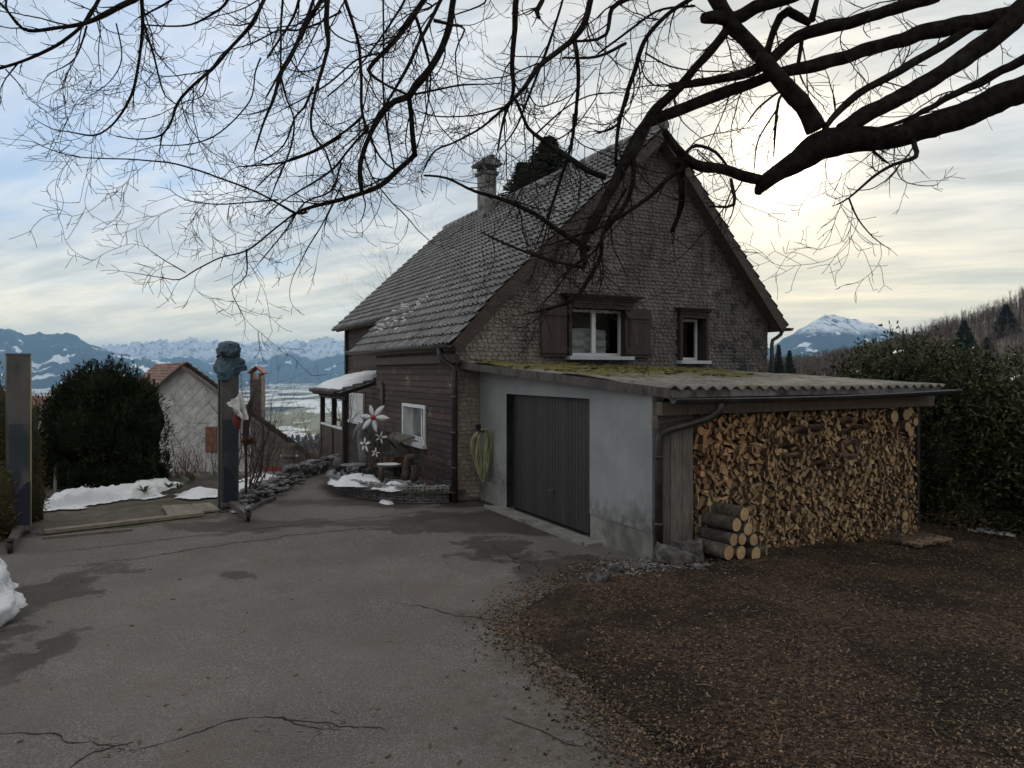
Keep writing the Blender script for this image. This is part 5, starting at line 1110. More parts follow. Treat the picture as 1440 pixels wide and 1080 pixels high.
# ================================================================ neighbour's house below
nh = thing('neighbour_house', 'white diamond shingled house with a red tiled roof standing below the garden', 'house', P(262, 700, 24.0)); D = 24.0
def nP(px, py, dy=0): q = P(px, py, D); return q + Vector((-.55*dy, .84*dy, 0))
gpoly = [nP(196, 735), nP(196, 566), nP(229, 538), nP(260, 514), nP(300, 543.5), nP(353, 583), nP(353, 735)]
mb = MB(); mb.prism(gpoly, Vector((0, .15, 0)), 1); pw = .36; x0, x1, zt = gpoly[0].x, gpoly[-1].x, 3.0
def ntop(x): return pl(x, [(q.x, q.z) for q in gpoly[1:6]])-.02
zz = -2.9; k = 0
while zz < 2.7:
    x = x0 - (k % 2)*pw/2
    while x < x1:
        cxx, top_ = x+pw/2, zz+pw*.95
        if top_ < ntop(cxx)+.05 and cxx > x0+.1 and cxx < x1-.1:
            y = D-.012; r = R.random(); mb.add([Vector((cxx, y-.016, zz)), Vector((x+pw-.007, y-.008, zz+pw*.47)), Vector((cxx, y, top_)), Vector((x+.007, y-.008, zz+pw*.47)), Vector((cxx, y+.01, zz))], [(0, 1, 2, 3)], 0, r)
        x += pw
    zz += pw*.5; k += 1
mb.build('gable_wall', [M['diamond'], M['diamond']], nh)
mb = MB(); mb.prism([nP(353.5, 735), nP(353.5, 584), nP(440, 648), nP(440, 735)], Vector((0, .15, 0))); mb.build('annex_wall', pm('old_plaster', (.13, .115, .10), (.22, .20, .175), 3, .9, .3, .01, .1), nh)
def rslope(a, c, depth, mat, n=14, name='roof'):  # stepped tile courses running back from the gable
    mb = MB()
    for i in range(n):
        p, q = a.lerp(c, i/n), a.lerp(c, (i+1)/n); o = Vector((-.55*depth, .84*depth, 0)); f = Vector((.2, -.3, 0)); up = Z3*.06; m_ = 16
        for j in range(m_):
            s0, s1 = f.lerp(o, j/m_), f.lerp(o, (j+.96)/m_); mb.add([p+s0+up*.4, p+s1+up*.4, q+s1+up*1.3, q+s0+up*1.3, q+s0, q+s1], [(0, 1, 2, 3), (3, 2, 5, 4)], 0)
        mb.add([p+f, q+f, q+f+up*1.3, p+f+up*.4, p+o, q+o, q+o+up*1.3], [(0, 1, 2, 3), (0, 4, 5, 1)], 0, .2)
    return mb.build(name, mat, nh)
rslope(nP(260, 510), nP(188, 571), 7.5, M['redtile']); rslope(nP(260, 510), nP(446, 648), 5.0, pm('old_roof', (.085, .062, .05), (.16, .12, .10), 5, .85, .4, .01, .4), 24)
for nm, pts in (('a', (nP(259.5, 513), nP(192, 571), nP(192, 576), nP(259.5, 518))), ('b', (nP(260.5, 513), nP(446, 650.5), nP(446, 655.5), nP(260.5, 518)))):
    mb = MB(); mb.prism([q + Vector((0, -.3, 0)) for q in pts], Vector((0, .04, 0))); mb.build('barge_board', M['wood_grey'], nh)
mb = MB(); mb.wbox(nP(290, 0).x, nP(306, 0).x, D-.07, D-.03, nP(0, 636).z, nP(0, 600).z); mb.build('shutter', M['brickred'], nh)
mb = MB(); mb.wbox(nP(309, 0).x, nP(330, 0).x, D-.06, D-.03, nP(0, 636).z, nP(0, 600).z); mb.build('window', M['room'], nh)
mb = MB(); mb.wbox(nP(372, 0).x, nP(396, 0).x, D-.07, D-.03, nP(0, 690).z, nP(0, 656).z); mb.build('door', M['red'], nh)
mb = MB(); cq = nP(379, 560, 1.6); hw = .20; mb.wbox(cq.x-hw, cq.x+hw, cq.y-.2, cq.y+.2, nP(0, 640).z, 2.2); mb.build('chimney_stack', pm('mottled_render', (.055, .043, .038), (.15, .135, .12), 7, .9, .5, .02, 0), nh)
mb = MB(); z = 2.2
for s in (-1, 1): mb.wbox(cq.x+s*.14-.05, cq.x+s*.14+.05, cq.y-.19, cq.y+.19, z, z+.2)
mb.bar(Vector((cq.x-.27, cq.y, z+.20)), Vector((cq.x, cq.y, z+.44)), .5, .05); mb.bar(Vector((cq.x+.27, cq.y, z+.20)), Vector((cq.x+.0, cq.y, z+.44)), .5, .05); mb.build('chimney_hood', M['brickred'], nh)
nh2 = thing('neighbour_house', 'red tiled roof of a house behind the dark evergreen shrub', 'house', P(50, 640, 30)); mb = MB(); a = P(30, 565, 30)
mb.wbox(P(20, 0, 30).x, P(70, 0, 30).x, 30.3, 36, -4, P(0, 568, 30).z); mb.build('wall', M['diamond'], nh2); mb = MB()
for i in range(8): mb.bar(P(14, 570-1.7*i, 30+.5*i), P(78, 570-1.7*i, 30+.5*i), .55, .07)
mb.build('roof', M['redtile'], nh2)
# small houses down the slope
vm_ = pm('village_wall', (.42, .41, .39), (.6, .59, .57), 1, .9, 0, .01, .25); vr_ = pm('village_roof', (.10, .055, .045), (.18, .09, .07), 1, .9, 0, .01, .4); k = 0
for _ in range(60):
    if k >= 34: break
    px = R.uniform(384, 448); d = R.uniform(380, 1500); x = (px-PCX)/1000*d; z = terrain_z(x, d); py = PCY + (EYE-z)/d*1000
    if py < 590: continue
    k += 1; a = R.uniform(0, 3.14); w, l, h = R.uniform(4, 5.5), R.uniform(5, 7), R.uniform(4, 6); c = Vector((x, d, z-1)); X, Y = Vector((math.cos(a), math.sin(a), 0)), Vector((-math.sin(a), math.cos(a), 0))
    t = thing('village_house', 'tiny pale house among others far down the slope', 'house', c, 'houses far down the slope'); mb = MB(); mb.obox(c+Z3*h/2, X*w, Y*l, Z3*h/2)
    mb.build('wall', vm_, t); mb = MB(); mb.prism([c+Z3*h-X*w*1.15-Y*l*1.1, c+Z3*h+X*w*1.15-Y*l*1.1, c+Z3*(h+w*.8)-Y*l*1.1], Y*l*2.2); mb.build('roof', vr_ if R.random() < .55 else M['snow'], t)
# ================================================================ vegetation
def leaf(mb, c, d, n, l, w, r=None, m=0, fold=.25):
    s = d.cross(n).normalized()*w/2; u = n*w*fold
    mb.add([c, c+d*l*.45+s+u, c+d*l, c+d*l*.45-s+u], [(0, 1, 2), (0, 2, 3)], m, r)
def rdir(up=0.0):
    while True:
        v = Vector((R.uniform(-1, 1), R.uniform(-1, 1), R.uniform(-1, 1)))
        if .05 < v.length < 1: v.normalize(); v.z += up; return v.normalized()
def foliage(mb, ells, n, l, w, shell=(.72, 1.06), up=.1, core=.64, lump=.16, camside=True):
    ar = [(a*b+b*c_+a*c_) for _, (a, b, c_) in ells]; tot = sum(ar); cam0 = Vector((0, 0, EYE))
    for (c, rad), A in zip(ells, ar):
        o = Vector((R.uniform(0, 50), R.uniform(0, 50), 0)); cnt = int(n*A/tot); k = 0
        while k < cnt:
            d = rdir(); p = Vector((d.x*rad[0], d.y*rad[1], d.z*rad[2]))
            if camside and p.dot(cam0-c) < -.35*p.length*(cam0-c).length: continue
            lm = 1 + lump*2*noise.noise(d*3.2+o) + lump*noise.noise(d*8+o); q = c + p*lm*R.uniform(*shell)
            if any(o_ is not c and ((q.x-o_.x)/r_[0])**2+((q.y-o_.y)/r_[1])**2+((q.z-o_.z)/r_[2])**2 < .42 for o_, r_ in ells): k += 1; continue
            dn = (d*.8 + rdir(up)*.9).normalized(); nn = (rdir()*.8 + d*.6 + Z3*.4).normalized()
            leaf(mb, q, dn, nn, l*R.uniform(.6, 1.25), w*R.uniform(.7, 1.2), min(1, max(0, .5 + .6*noise.noise(d*4+o) + R.gauss(0, .2)))); k += 1
        if core: mb.blob(c, rad[0]*core, rad[1]*core, rad[2]*core, 3, .25, 2.2, 0, .03)
# laurel hedge on the right
els = []
for px, py, d, rx, ry, rz_ in ((1225, 545, 14.2, .95, .8, .75), (1275, 520, 14.0, 1.0, .9, .72), (1325, 545, 13.5, .9, .8, .80), (1385, 560, 13.0, 1.0, .9, .80), (1445, 570, 12.6, 1.0, 1.0, .9), (1245, 590, 14.2, 1.2, .8, 1.0), (1330, 610, 13.6, 1.2, .9, 1.1), (1410, 640, 13.0, 1.1, .9, 1.0), (1500, 600, 12.0, 1.1, 1.0, 1.2), (1330, 680, 13.8, 1.0, .8, .9), (1300, 720, 13.9, .9, .7, .8), (1400, 700, 13.0, 1.0, .7, .62), (1365, 715, 12.6, .5, .4, .45), (1425, 725, 12.4, .5, .4, .42), (1470, 690, 12.6, .9, .7, .8), (1325, 645, 13.1, .5, .5, 1.2), (1560, 650, 11.6, 1.2, 1.1, 1.4)):
    els.append((P(px, py+7, d), (rx, ry, rz_)))
hd = thing('laurel_hedge', 'tall dark green laurel hedge behind the firewood shelter', 'hedge', P(1330, 790, 13.6))
mb = MB(); foliage(mb, els, 46000, .105, .044, (.66, 1.14), lump=.22); mb.build('foliage', M['laurel'], hd)
for _ in range(34):
    mb = MB(); b0 = P(R.uniform(1335, 1500), 784, R.uniform(12.6, 13.6)); mb.tube([b0 - Z3*.2, b0+Vector((R.uniform(-.2, .2), 0, .5)), b0+Vector((R.uniform(-.4, .4), .2, 1.2))], [.03, .022, .012], 5); mb.build('stem', M['bark_bare'], hd)
for _ in range(16):   # upright shoots with a few leaves
    mb = MB(); px = R.uniform(1205, 1440); b0 = P(px, pl(px, [(1200, 520), (1260, 496), (1330, 508), (1440, 518)]), 13.6); mb.tube([b0, b0+Vector((R.uniform(-.08, .08), 0, R.uniform(.2, .4)))], [.012, .004], 4)
    for _k in range(9): leaf(mb, b0+Z3*R.uniform(0, .35), rdir(.5), rdir(), .10, .04)
    mb.build('shoot', M['laurel'], hd)
snow('snow_patch', [gxy(1346, 764, -.5), gxy(1380, 762, -.5), gxy(1432, 771, -.5), gxy(1440, 752, -.5), gxy(1390, 748, -.5), gxy(1343, 752, -.5)], .05, 'snow glimpsed through the gap at the foot of the laurel hedge', -.75, .06, zf=lambda x, y: mulch_h(x, y)+.02)
# dark evergreen on the left: many upright sprays
yw = thing('evergreen_shrub', 'broad dark evergreen shrub with upright tips behind the snow bank', 'shrub', P(140, 690, 15.0))
els = [(P(px, py, d), r_) for px, py, d, r_ in ((140, 610, 15.2, (1.20, 1.0, 1.15)), (95, 620, 15.2, (.75, .8, 1.05)), (190, 615, 15.2, (.66, .8, 1.1)), (150, 560, 15.2, (.85, .8, .72)), (80, 665, 15.0, (.6, .6, .6)), (200, 665, 15.0, (.55, .6, .55)), (140, 670, 15.0, (1.0, .8, .6)))]
mb = MB(); foliage(mb, els, 13000, .13, .022, (.72, 1.05), .8, .82, .10)
def spray(mb, base, h, n, l, w, lean=.12):
    tip = base + Vector((R.gauss(0, lean), R.gauss(0, lean), 1)).normalized()*h; r = R.random()*.8
    for i in range(n):
        t = R.random(); c = base.lerp(tip, t); d = (rdir()*.6 + Z3*.75).normalized(); leaf(mb, c, d, rdir(), l*(1.25-t*.6), w, r + R.random()*.2)
for c, r_ in els:
    for _ in range(150):
        d = rdir(.2)
        if d.y > .4: continue
        q = c + Vector((d.x*r_[0], d.y*r_[1], d.z*r_[2]))*R.uniform(.9, 1.03); spray(mb, q, R.uniform(.12, .32), 14, .085, .02)
for _ in range(110):
    px = R.uniform(72, 222); b0 = P(px, pl(px, [(60, 585), (85, 548), (130, 522), (175, 530), (215, 548), (232, 600)]) + 12, 15.2 + R.uniform(-.3, .3)); spray(mb, b0, R.uniform(.2, .48), 34, .085, .02, .08)
mb.build('foliage', M['yew'], yw)
for _ in range(7): mb = MB(); b0 = P(R.uniform(95, 190), 690, 15.0); mb.tube([b0-Z3*.1, b0+Vector((R.uniform(-.2, .2), 0, .6))], [.04, .025], 6); mb.build('stem', M['bark_bare'], yw)
th_ = thing('thuja_hedge', 'brownish green clipped hedge behind the left lift column', 'hedge', P(0, 770, 10.6))
mb = MB(); foliage(mb, [(P(-12, 640, 11.0), (.36, .5, 1.25)), (P(-30, 720, 10.3), (.45, .5, .9)), (P(30, 640, 11.6), (.30, .35, 1.0)), (P(36, 700, 11.6), (.26, .35, .7)), (P(-60, 640, 11), (.6, .6, 1.3))], 9000, .08, .022, (.72, 1.06), .6, .84, .12); mb.build('foliage', M['thuja'], th_)
# bare shrubs
def grow(mb, p, d, l, r, depth, spread, up, m=0, bend=.25, kids=(3, 5), nseg=6):
    pts, rad = [p], [r]; q = p; n = nseg
    for i in range(n):
        d = (d + rdir()*bend + Z3*up).normalized(); q = q + d*l/n; pts.append(q); rad.append(max(r*(1-.75*(i+1)/n), .0022))
    mb.tube(pts, rad, 5 if r > .02 else 3, m, cap=False)
    if depth > 0:
        for _ in range(R.randint(*kids)):
            i = R.randint(1, n); dd = (d*.6 + rdir()*spread).normalized(); grow(mb, pts[i], dd, l*R.uniform(.4, .7), rad[i]*.7, depth-1, spread, up, m, bend, kids, max(3, nseg-1))
def shrub(base, h, n, spread, label, mat, r=.02, depth=2, lean=.35, name='bare_shrub', up=.12, kids=(3, 5), group=None):
    t = thing(name, label, 'shrub', base, group); mb = MB()
    for _ in range(n): grow(mb, base + Vector((R.gauss(0, .08), R.gauss(0, .08), -.05)), Vector((R.gauss(0, lean), R.gauss(0, lean), 1)).normalized(), h*R.uniform(.7, 1.05), r*R.uniform(.7, 1.1), depth, spread, up, 0, .22, kids)
    mb.build('branches', M[mat], t); return t
shrub(P(350, 700, 13.8), 2.2, 6, .8, 'tall bare shrub with fine twigs right of the tarp-covered lift column', 'bark_bare', .024, 2, .25)
shrub(P(368, 690, 15.2), 1.9, 5, .8, 'bare open shrub in front of the neighbour chimney', 'bark_bare', .018, 2, .4)
shrub(P(296, 700, 17.0), 2.3, 6, .9, 'wide bare shrub between the white gable and the lift column', 'bark_bare', .02, 2, .4)
shrub(P(322, 700, 16.0), 2.5, 5, .8, 'tall thin bare shrub rising directly behind the lift column', 'bark_bare', .018, 2, .25)
shrub(P(258, 690, 16.2), 1.15, 34, .7, 'dense reddish brown twiggy bush at the foot of the white gable', 'twig_red', .010, 1, .45, 'twiggy_bush')
shrub(P(285, 695, 16.6), .9, 22, .7, 'lower reddish twiggy bush beside the lift column', 'twig_red', .009, 1, .45, 'twiggy_bush')
shrub(P(452, 668, 19.0), 1.2, 26, .7, 'brown twiggy bush before the porch parapet', 'twig_red', .010, 1, .4, 'twiggy_bush')
shrub(P(430, 668, 20.0), 1.5, 12, .8, 'brown bare bush beyond the clay pot', 'bark_bare', .012, 2, .4, 'twiggy_bush')
shrub(gp(597, 676), .95, 10, .7, 'dry brown plant climbing the plank wall right of the small window', 'twig_red', .010, 1, .25, 'dry_plant'); shrub(gp(604, 682), .5, 10, .7, 'low dry plant at the right end of the stone-filled basket', 'twig_red', .008, 1, .4, 'dry_plant')
shrub(gp(540, 668)+U*.3, .9, 10, .7, 'dark dry bush behind the metal flowers', 'bark_bare', .010, 2, .35, 'dry_plant'); shrub(P(480, 620, 23), 2.2, 5, .8, 'bare bush seen through the open porch', 'bark_bare', .02, 2, .4)
# dead branch with a nest-like bird house on a pole
bt = thing('nest_pole', 'dark crooked trunk with a twig nest right of the lift column', 'garden ornament', P(346, 700, 13.2)); mb = MB()
mb.tube([P(346, 705, 13.2), P(346, 640, 13.2), P(345, 610, 13.2), P(348, 585, 13.2), P(352, 568, 13.2), P(360, 545, 13.2)], [.025, .025, .06, .07, .05, .02], 8); mb.build('trunk', M['bark_bare'], bt); mb = MB(); c = P(349, 620, 13.15)
for _ in range(110):
    a = R.uniform(0, 6.28); d = Vector((math.cos(a), math.sin(a), R.gauss(0, .2))); mb.tube([c - d*.05 + Z3*R.uniform(-.06, .03), c + d*R.uniform(.10, .17) + Z3*R.uniform(-.07, .05)], [.007, .004], 3)
mb.build('nest', M['rust'], bt)
# plants of the bed
for px, py, n, l, lb in ((131, 682, 30, .42, 'spiky grass tuft on the snow bank'), (122, 690, 22, .30, 'low leafy tuft left of the spiky grass'), (203, 692, 26, .30, 'flattened dark leaf tuft at the right of the snow bank'), (252, 688, 30, .32, 'green weedy tuft between snow bank and lift column'), (238, 686, 24, .26, 'low drooping tuft at the end of the snow bank'), (270, 676, 26, .4, 'yellowish green herb tuft before the twiggy bush')):
    c = G(px, py, .14); mb = MB()
    for _ in range(n):
        a = R.uniform(0, 6.28); d = Vector((math.cos(a), math.sin(a), R.uniform(.2, 1.3))).normalized(); ll = l*R.uniform(.6, 1.1); p0, p1, p2 = c, c+d*ll*.55, c+d*ll*.9 - Z3*ll*.18; s = d.cross(Z3).normalized()*.014; r = R.random()
        mb.add([p0-s, p0+s, p1+s, p1-s, p2], [(0, 1, 2, 3), (3, 2, 4)], 0, r)
    tag(mb.build('grass_tuft', M['weed']), lb, 'plant')
# conifers
def conifer(base, h, rad, label, detail=1.0, name='spruce_tree', group=None, lw=.05, bare=.12):
    t = thing(name, label, 'tree', base, group); mb = MB(); mb.tube([base, base+Z3*h*.5, base+Z3*h], [h*.018, h*.011, h*.002], 7); mb.build('trunk', M['bark_bare'], t); mb = MB(); lay = int(h/.42*detail**.5)
    for i in range(lay):
        f = bare + (1-bare)*i/lay; z = h*f; rr = rad*(1-f)**.85 + .15*rad*(1-f); nb = max(4, int(9*detail))
        for k in range(nb):
            a = 6.283*(k+R.random())/nb; ln = rr*R.uniform(.65, 1.1); d = Vector((math.cos(a), math.sin(a), 0)); p0 = base+Z3*z; m = max(4, int(ln/.16*detail)); r = R.random()
            for j in range(m):
                s = (j+.5)/m; c = p0 + d*ln*s + Z3*(-.32*ln*s + .22*ln*s*s)
                for q in range(3):
                    dd = (d*.7 + Vector((-d.y, d.x, 0))*R.choice((-1, 1))*R.uniform(.3, 1) - Z3*R.uniform(.0, .5)).normalized(); leaf(mb, c, dd, rdir(.6), min(.42, .14*rad+.12)*R.uniform(.6, 1.2)*(1.15-s*.5), lw*rad, .25*r+.75*R.random())
    mb.build('crown', M['fir'], t); return t
conifer(P(772, 600, 38), 15.6, 9.5, 'dark spruce top rising behind the roof right of the chimney', 1.5, lw=.008, bare=.6); conifer(P(735, 600, 39), 14.6, 7.0, 'lower spruce rising behind the roof close to the chimney', 1.4, lw=.010, bare=.6)
conifer(P(1356, 520, 210), 14.5, 6.0, 'tall dark spruce standing out against the bare wooded slope', .8, lw=.22); conifer(P(1415, 505, 250), 19, 8.0, 'spruce topping the ridge of the wooded slope', .8, lw=.22); conifer(P(1388, 522, 220), 10.5, 5.5, 'rounder spruce right of the tall one on the slope', .8, lw=.22)
conifer(P(1110, 534, 150), 6.4, 1.7, 'small spruce at the right end of the group beyond the house corner', .9, lw=.30); conifer(P(1095, 532, 160), 7.8, 1.7, 'tallest spruce of the group beyond the house corner', .9, lw=.30); conifer(P(1086, 534, 165), 6.6, 1.6, 'spruce of the group beyond the house corner right against the wall', .9, lw=.30)
shrub(P(560, 420, 45) - Z3*5, 6.2, 7, .7, 'crown of a bare tree rising behind the far end of the roof', 'bark_bare', .10, 3, .22, 'bare_tree', .1, (4, 6))
shrub(P(1335, 470, 260)-Z3*3, 8, 5, .6, 'bare tree with a round crown left of the ridge spruce', 'bark_bare', .2, 3, .2, 'bare_tree', .1, (4, 6)); shrub(P(1436, 470, 250)-Z3*3, 9, 5, .6, 'bare tree with a round crown right of the ridge spruce', 'bark_bare', .2, 3, .2, 'bare_tree', .1, (4, 6))
# leafless wood on the slope: one mass
mb = MB(); k = 0
while k < 4200:
    px = R.uniform(1075, 1560); d = R.uniform(150, 560) if px > 1120 else R.uniform(260, 560); x = (px-PCX)/1000*d; z = terrain_z(x, d); py = PCY + (EYE-z)/d*1000
    if py > 545 : continue
    k += 1; h = R.uniform(6, 10)*(1 if d > 240 else .7); w = .22*h; r = R.random(); b0 = Vector((x, d, z-.5)); t_ = max(.10, d*.00045)
    def tri(a, c, tw):
        s = Vector((tw, 0, 0)); mb.add([a-s, a+s, c+s*.3, c-s*.3], [(0, 1, 2, 3)], 0, r)
    tri(b0, b0+Z3*h*.9, t_*.7)
    for _ in range(18):
        f = R.uniform(.2, .95); a = b0+Z3*h*f; e = a + Vector((R.uniform(-1, 1)*w, R.uniform(-1, 1)*w, h*R.uniform(.08, .28))); tri(a, e, t_*.42)
tag(mb.build('bare_wood', pm('far_wood', (.085, .066, .058), (.14, .11, .092), .05, .95, 0, .01, .35)), 'leafless brown wood covering the slope on the right', 'wood', kind='stuff')
mb = MB(); k = 0   # dark copses on the snowy slope to the valley
while k < 420:
    cl = R.choice(((415, 900, 38), (432, 1150, 30), (400, 760, 30), (424, 640, 26), (445, 700, 22), (395, 1300, 60), (470, 800, 40), (440, 1500, 60))); px = cl[0]+R.gauss(0, cl[2]*.35); d = cl[1]+R.gauss(0, 55); x = (px-PCX)/1000*d; z = terrain_z(x, d); k += 1
    h = R.uniform(8, 15); b0 = Vector((x, d, z)); r = R.random(); mb.blob(b0+Z3*h*.55, h*.24, h*.24, h*.52, 1, .7, 2.5, 0, r, smooth=False)
tag(mb.build('copse', pm('copse', (.045, .038, .034), (.085, .072, .062), .3, .95, 0, .01, .35)), 'dark leafless copses on the snowy slope towards the valley', 'wood', kind='stuff')
# ================================================================ the big bare tree over the drive
S24 = 480/1178
CR = {'A': (0, 0, S24), 'B': (400, 0, S24), 'C': (840, 0, .41667), 'D': (740, 160, 380/1080), 'F': (0, 0, 1)}
TR = """
F 1950,-200,90 1700,-120,80 1400,-110,66 1000,-105,52 650,-100,40 320,-90,28 60,-60,14
C 2664,-192,240 2064,72,175 1728,192,145 1440,300,118 1320,350,104 1200,400,95 1000,462,88 860,470,104 760,492,112 680,540,95 600,590,72 560,630,60 543,655,26
C 560,612,48 500,596,45 430,574,42 350,560,42 300,535,40 250,480,34 225,440,28
C 2664,-336,210 2064,-264,150 1632,-60,110 1440,34,90 1400,72,85 1300,150,80 1200,222,70 1100,285,68 1000,338,65 900,395,65 820,442,64
C 2664,-240,190 2064,-144,130 1632,0,100 1440,44,82 1300,70,70 1150,96,62 1000,142,58 850,190,55 720,225,50 620,245,44 520,280,42 400,320,50 300,360,48 200,400,45 150,430,40 100,520,35 60,600,30 20,700,26 -20,790,22
C 2112,-240,100 1776,-24,66 1440,198,40 1350,246,36 1250,298,32 1180,330,26 1120,368,20 1000,420,14 905,440,10
C 740,440,84 700,360,72 600,250,64 520,160,62 440,60,62 400,0,66 360,-110,60 330,-250,50
C 440,66,50 400,55,54 358,60,46
C 762,445,22 790,405,26 850,340,30 900,305,30 1000,250,32 1100,190,34 1200,132,36 1290,75,34
C 1150,-20,56 1050,14,52 950,44,50 850,76,50 760,96,52 680,120,50 600,190,46 520,240,42 440,260,36 330,280,32 240,290,24
C 680,-20,46 560,18,50 490,50,56 440,70,50
C 720,80,30 640,40,36 600,90,32 580,160,30 572,200,26
C 740,0,20 722,70,28
C 690,120,20 690,150,18 680,215,16 676,240,12
C 452,40,40 430,110,36 340,220,34 260,310,40 200,370,38 150,430,36
D 480,40,56 440,130,56 380,230,50 310,350,44 260,440,40 225,530,38 235,600,24
D 430,180,30 426,290,26 385,380,24 310,480,22 300,560,22 250,660,22 190,740,20 100,775,14 0,800,8
D 650,200,26 560,265,24 480,340,20 380,408,18 280,460,16 200,485,12 100,520,8
D 600,180,42 625,270,38 620,370,30 578,472,14
B 480,605,9 560,615,10 660,660,14 760,690,18 850,730,20 940,790,22 1020,840,26 1055,860,26
D 0,545,10 100,585,14 230,615,18
D 400,300,16 330,420,14 280,540,12 180,620,8 120,700,8 60,760,6
D 190,0,14 180,120,16 130,280,14 90,400,10 40,520,6
B 790,330,14 830,420,14 860,460,16 960,530,24 1050,590,26 1110,610,24
C 285,555,30 288,640,28 284,690,26 255,780,12
C 300,515,16 320,495,15 350,492,14 400,515,14 440,562,10
C 452,605,14 460,690,14 380,696,8
C 915,480,14 935,515,14 980,550,8
C 1062,448,24 1070,490,22 1075,530,20 1000,555,14 930,600,12 850,668,8 808,690,6
C 850,672,8 880,740,6 930,800,5 972,832,3
C 640,298,14 612,335,12 600,430,12 595,530,5
C 640,298,12 600,320,10 540,368,8 508,412,6
C 605,370,8 545,470,7 530,560,5
C 340,-20,22 250,40,18 170,120,20 130,230,20 100,320,18 70,430,16 60,560,12
C 330,20,10 200,40,10 60,140,10 0,182,8
C 160,178,8 240,222,7 320,238,6 430,240,5
B 620,-60,30 585,-20,26 570,80,28 540,170,30 500,240,30 450,300,30 430,335,28 380,350,24 330,400,26 290,480,20 260,570,20 265,660,16
B 430,330,22 440,420,22 450,540,24
B 450,535,24 390,590,24 330,640,22 250,675,20 150,700,18 60,725,14 30,745,8
B 540,-80,30 490,-10,26 440,60,24 380,140,22 330,195,20 290,240,18 320,275,12 400,315,10 450,325,10 600,295,8 720,290,5
B 570,-60,18 540,0,16 480,120,16 420,240,14 370,330,12 335,390,12
B 180,-60,24 150,-10,22 145,80,24 150,150,18 135,220,16 110,310,14 90,410,12 100,470,10 140,520,8 165,600,7
B 200,-60,16 210,0,16 250,130,14 265,250,14 270,400,12 330,540,9 385,590,8
B 340,-60,8 342,150,8 340,300,8 355,450,9 380,590,7
B 810,-80,28 800,-10,26 795,100,24 785,230,20 790,320,16 760,400,12 735,520,8
B 1080,-60,28 1060,-10,26 1040,70,26 1000,130,26 940,180,24 880,230,22 820,310,18 760,370,14 680,440,10 590,490,8 520,520,8 480,590,6
B 1000,140,22 1015,250,18 1005,400,14 990,500,13 960,600,12 920,720,8 890,850,6 850,960,4
B 1180,330,12 1150,430,12 1080,460,9
B 910,-60,22 890,0,22 870,40,22 880,62,14
B 515,70,16 580,85,12 620,100,9 590,180,6 600,300,5
B 330,185,8 250,205,8 150,290,8 50,350,6 0,375,5
B 455,60,14 470,110,14 490,180,12 505,270,8 480,430,6 440,560,5
B 270,400,12 200,460,10 100,520,9 0,560,8 -90,640,6
B 290,440,12 220,520,10 170,580,10 100,630,8 0,690,6 -60,740,5
B 60,-60,14 50,0,14 30,60,11 0,110,9 -60,200,7
B 120,-60,14 100,0,14 40,150,12 0,220,10 -60,330,8
B 1200,-10,24 1130,30,20 1110,120,16 1050,140,12 1005,142,12
B 1178,150,14 1080,195,12 960,200,9
B 970,-60,12 960,0,10 920,130,12 880,240,12 840,340,10 800,440,8 740,520,5
B 680,800,6 760,840,10 860,880,12 940,905,12 1040,920,14
B 700,-60,10 690,10,8 590,50,6
B 430,-60,12 400,30,10 250,240,7 150,330,6
B 760,370,9 640,400,7 520,400,6 450,380,5
B 860,470,9 960,380,7 1050,330,6 1150,320,5
A 520,-60,30 480,-10,26 420,20,26 340,60,22 270,85,18 200,95,14 100,105,14 60,80,12 20,30,10 -30,-20,8
A 370,-60,16 340,0,15 290,80,14 220,140,14 150,180,14 80,210,12 0,235,13 -60,250,10
A 490,-60,18 490,0,16 490,100,14 480,200,12 460,310,12 420,390,10 370,445,8 320,468,8 240,455,6 180,445,5 120,412,3
A 940,-60,18 910,0,16 870,80,16 800,160,14 730,240,14 650,310,12 610,360,12 595,410,10 560,465,8 480,480,6 400,470,5
A 560,465,7 550,520,5
A 1140,-60,20 1110,0,18 1060,80,16 1000,200,16 965,260,16 945,340,14 910,420,10 880,520,7
A 980,-60,10 975,0,10 970,100,10 968,240,8
A 1060,730,12 1020,735,12 900,670,8 760,615,8 600,565,7 450,550,6 300,545,5 200,525,4 115,490,3
A 1020,735,10 960,780,8 860,860,8 760,890,6 680,930,6 620,965,5 570,960,4 480,945,3
A 640,940,5 570,900,4 520,865,3
A 960,690,8 850,700,6 750,705,6 640,690,4 590,655,3
A 850,860,8 850,950,5 800,1000,4 830,1070,3
A 490,60,10 520,160,10 550,270,8 570,330,6 610,360,5
A 800,-60,12 780,10,12 730,50,10 660,85,8 580,90,7 500,85,6
A 620,-40,10 590,0,10 520,40,8 480,60,7
A 900,200,7 880,250,6 870,330,6 830,390,6 740,470,6 640,500,5 550,500,4
A 1178,40,9 1100,80,8 1020,105,8 960,105,7 870,150,6 780,175,4
A 1178,470,12 1090,520,10 1000,555,10 900,570,8 820,575,5
A 1080,300,12 1050,370,10 1020,400,8 980,500,7 900,560,5
A 965,250,12 985,330,8 1015,420,8 1000,520,8 950,640,6 930,700,4
A 40,-60,10 20,20,9 60,85,8
A 60,220,7 20,270,5 0,310,4
A 20,240,6 70,295,4 110,350,3 155,380,2
A 1178,560,8 1140,660,8 1050,700,7 990,790,6 900,900,5
A 1178,640,7 1120,760,6 1060,860,5 1010,960,3 1000,1010,2
A 300,90,8 260,200,6 180,250,4
A 720,240,6 700,330,5 640,350,4 540,400,3 480,410,2
A 400,80,6 420,200,5 380,280,4 300,340,3
"""
tree = thing('bare_tree', 'huge leafless tree with long drooping branches reaching over the drive and house', 'tree', Vector((8.0, 6.5, -.1)))
traces = []
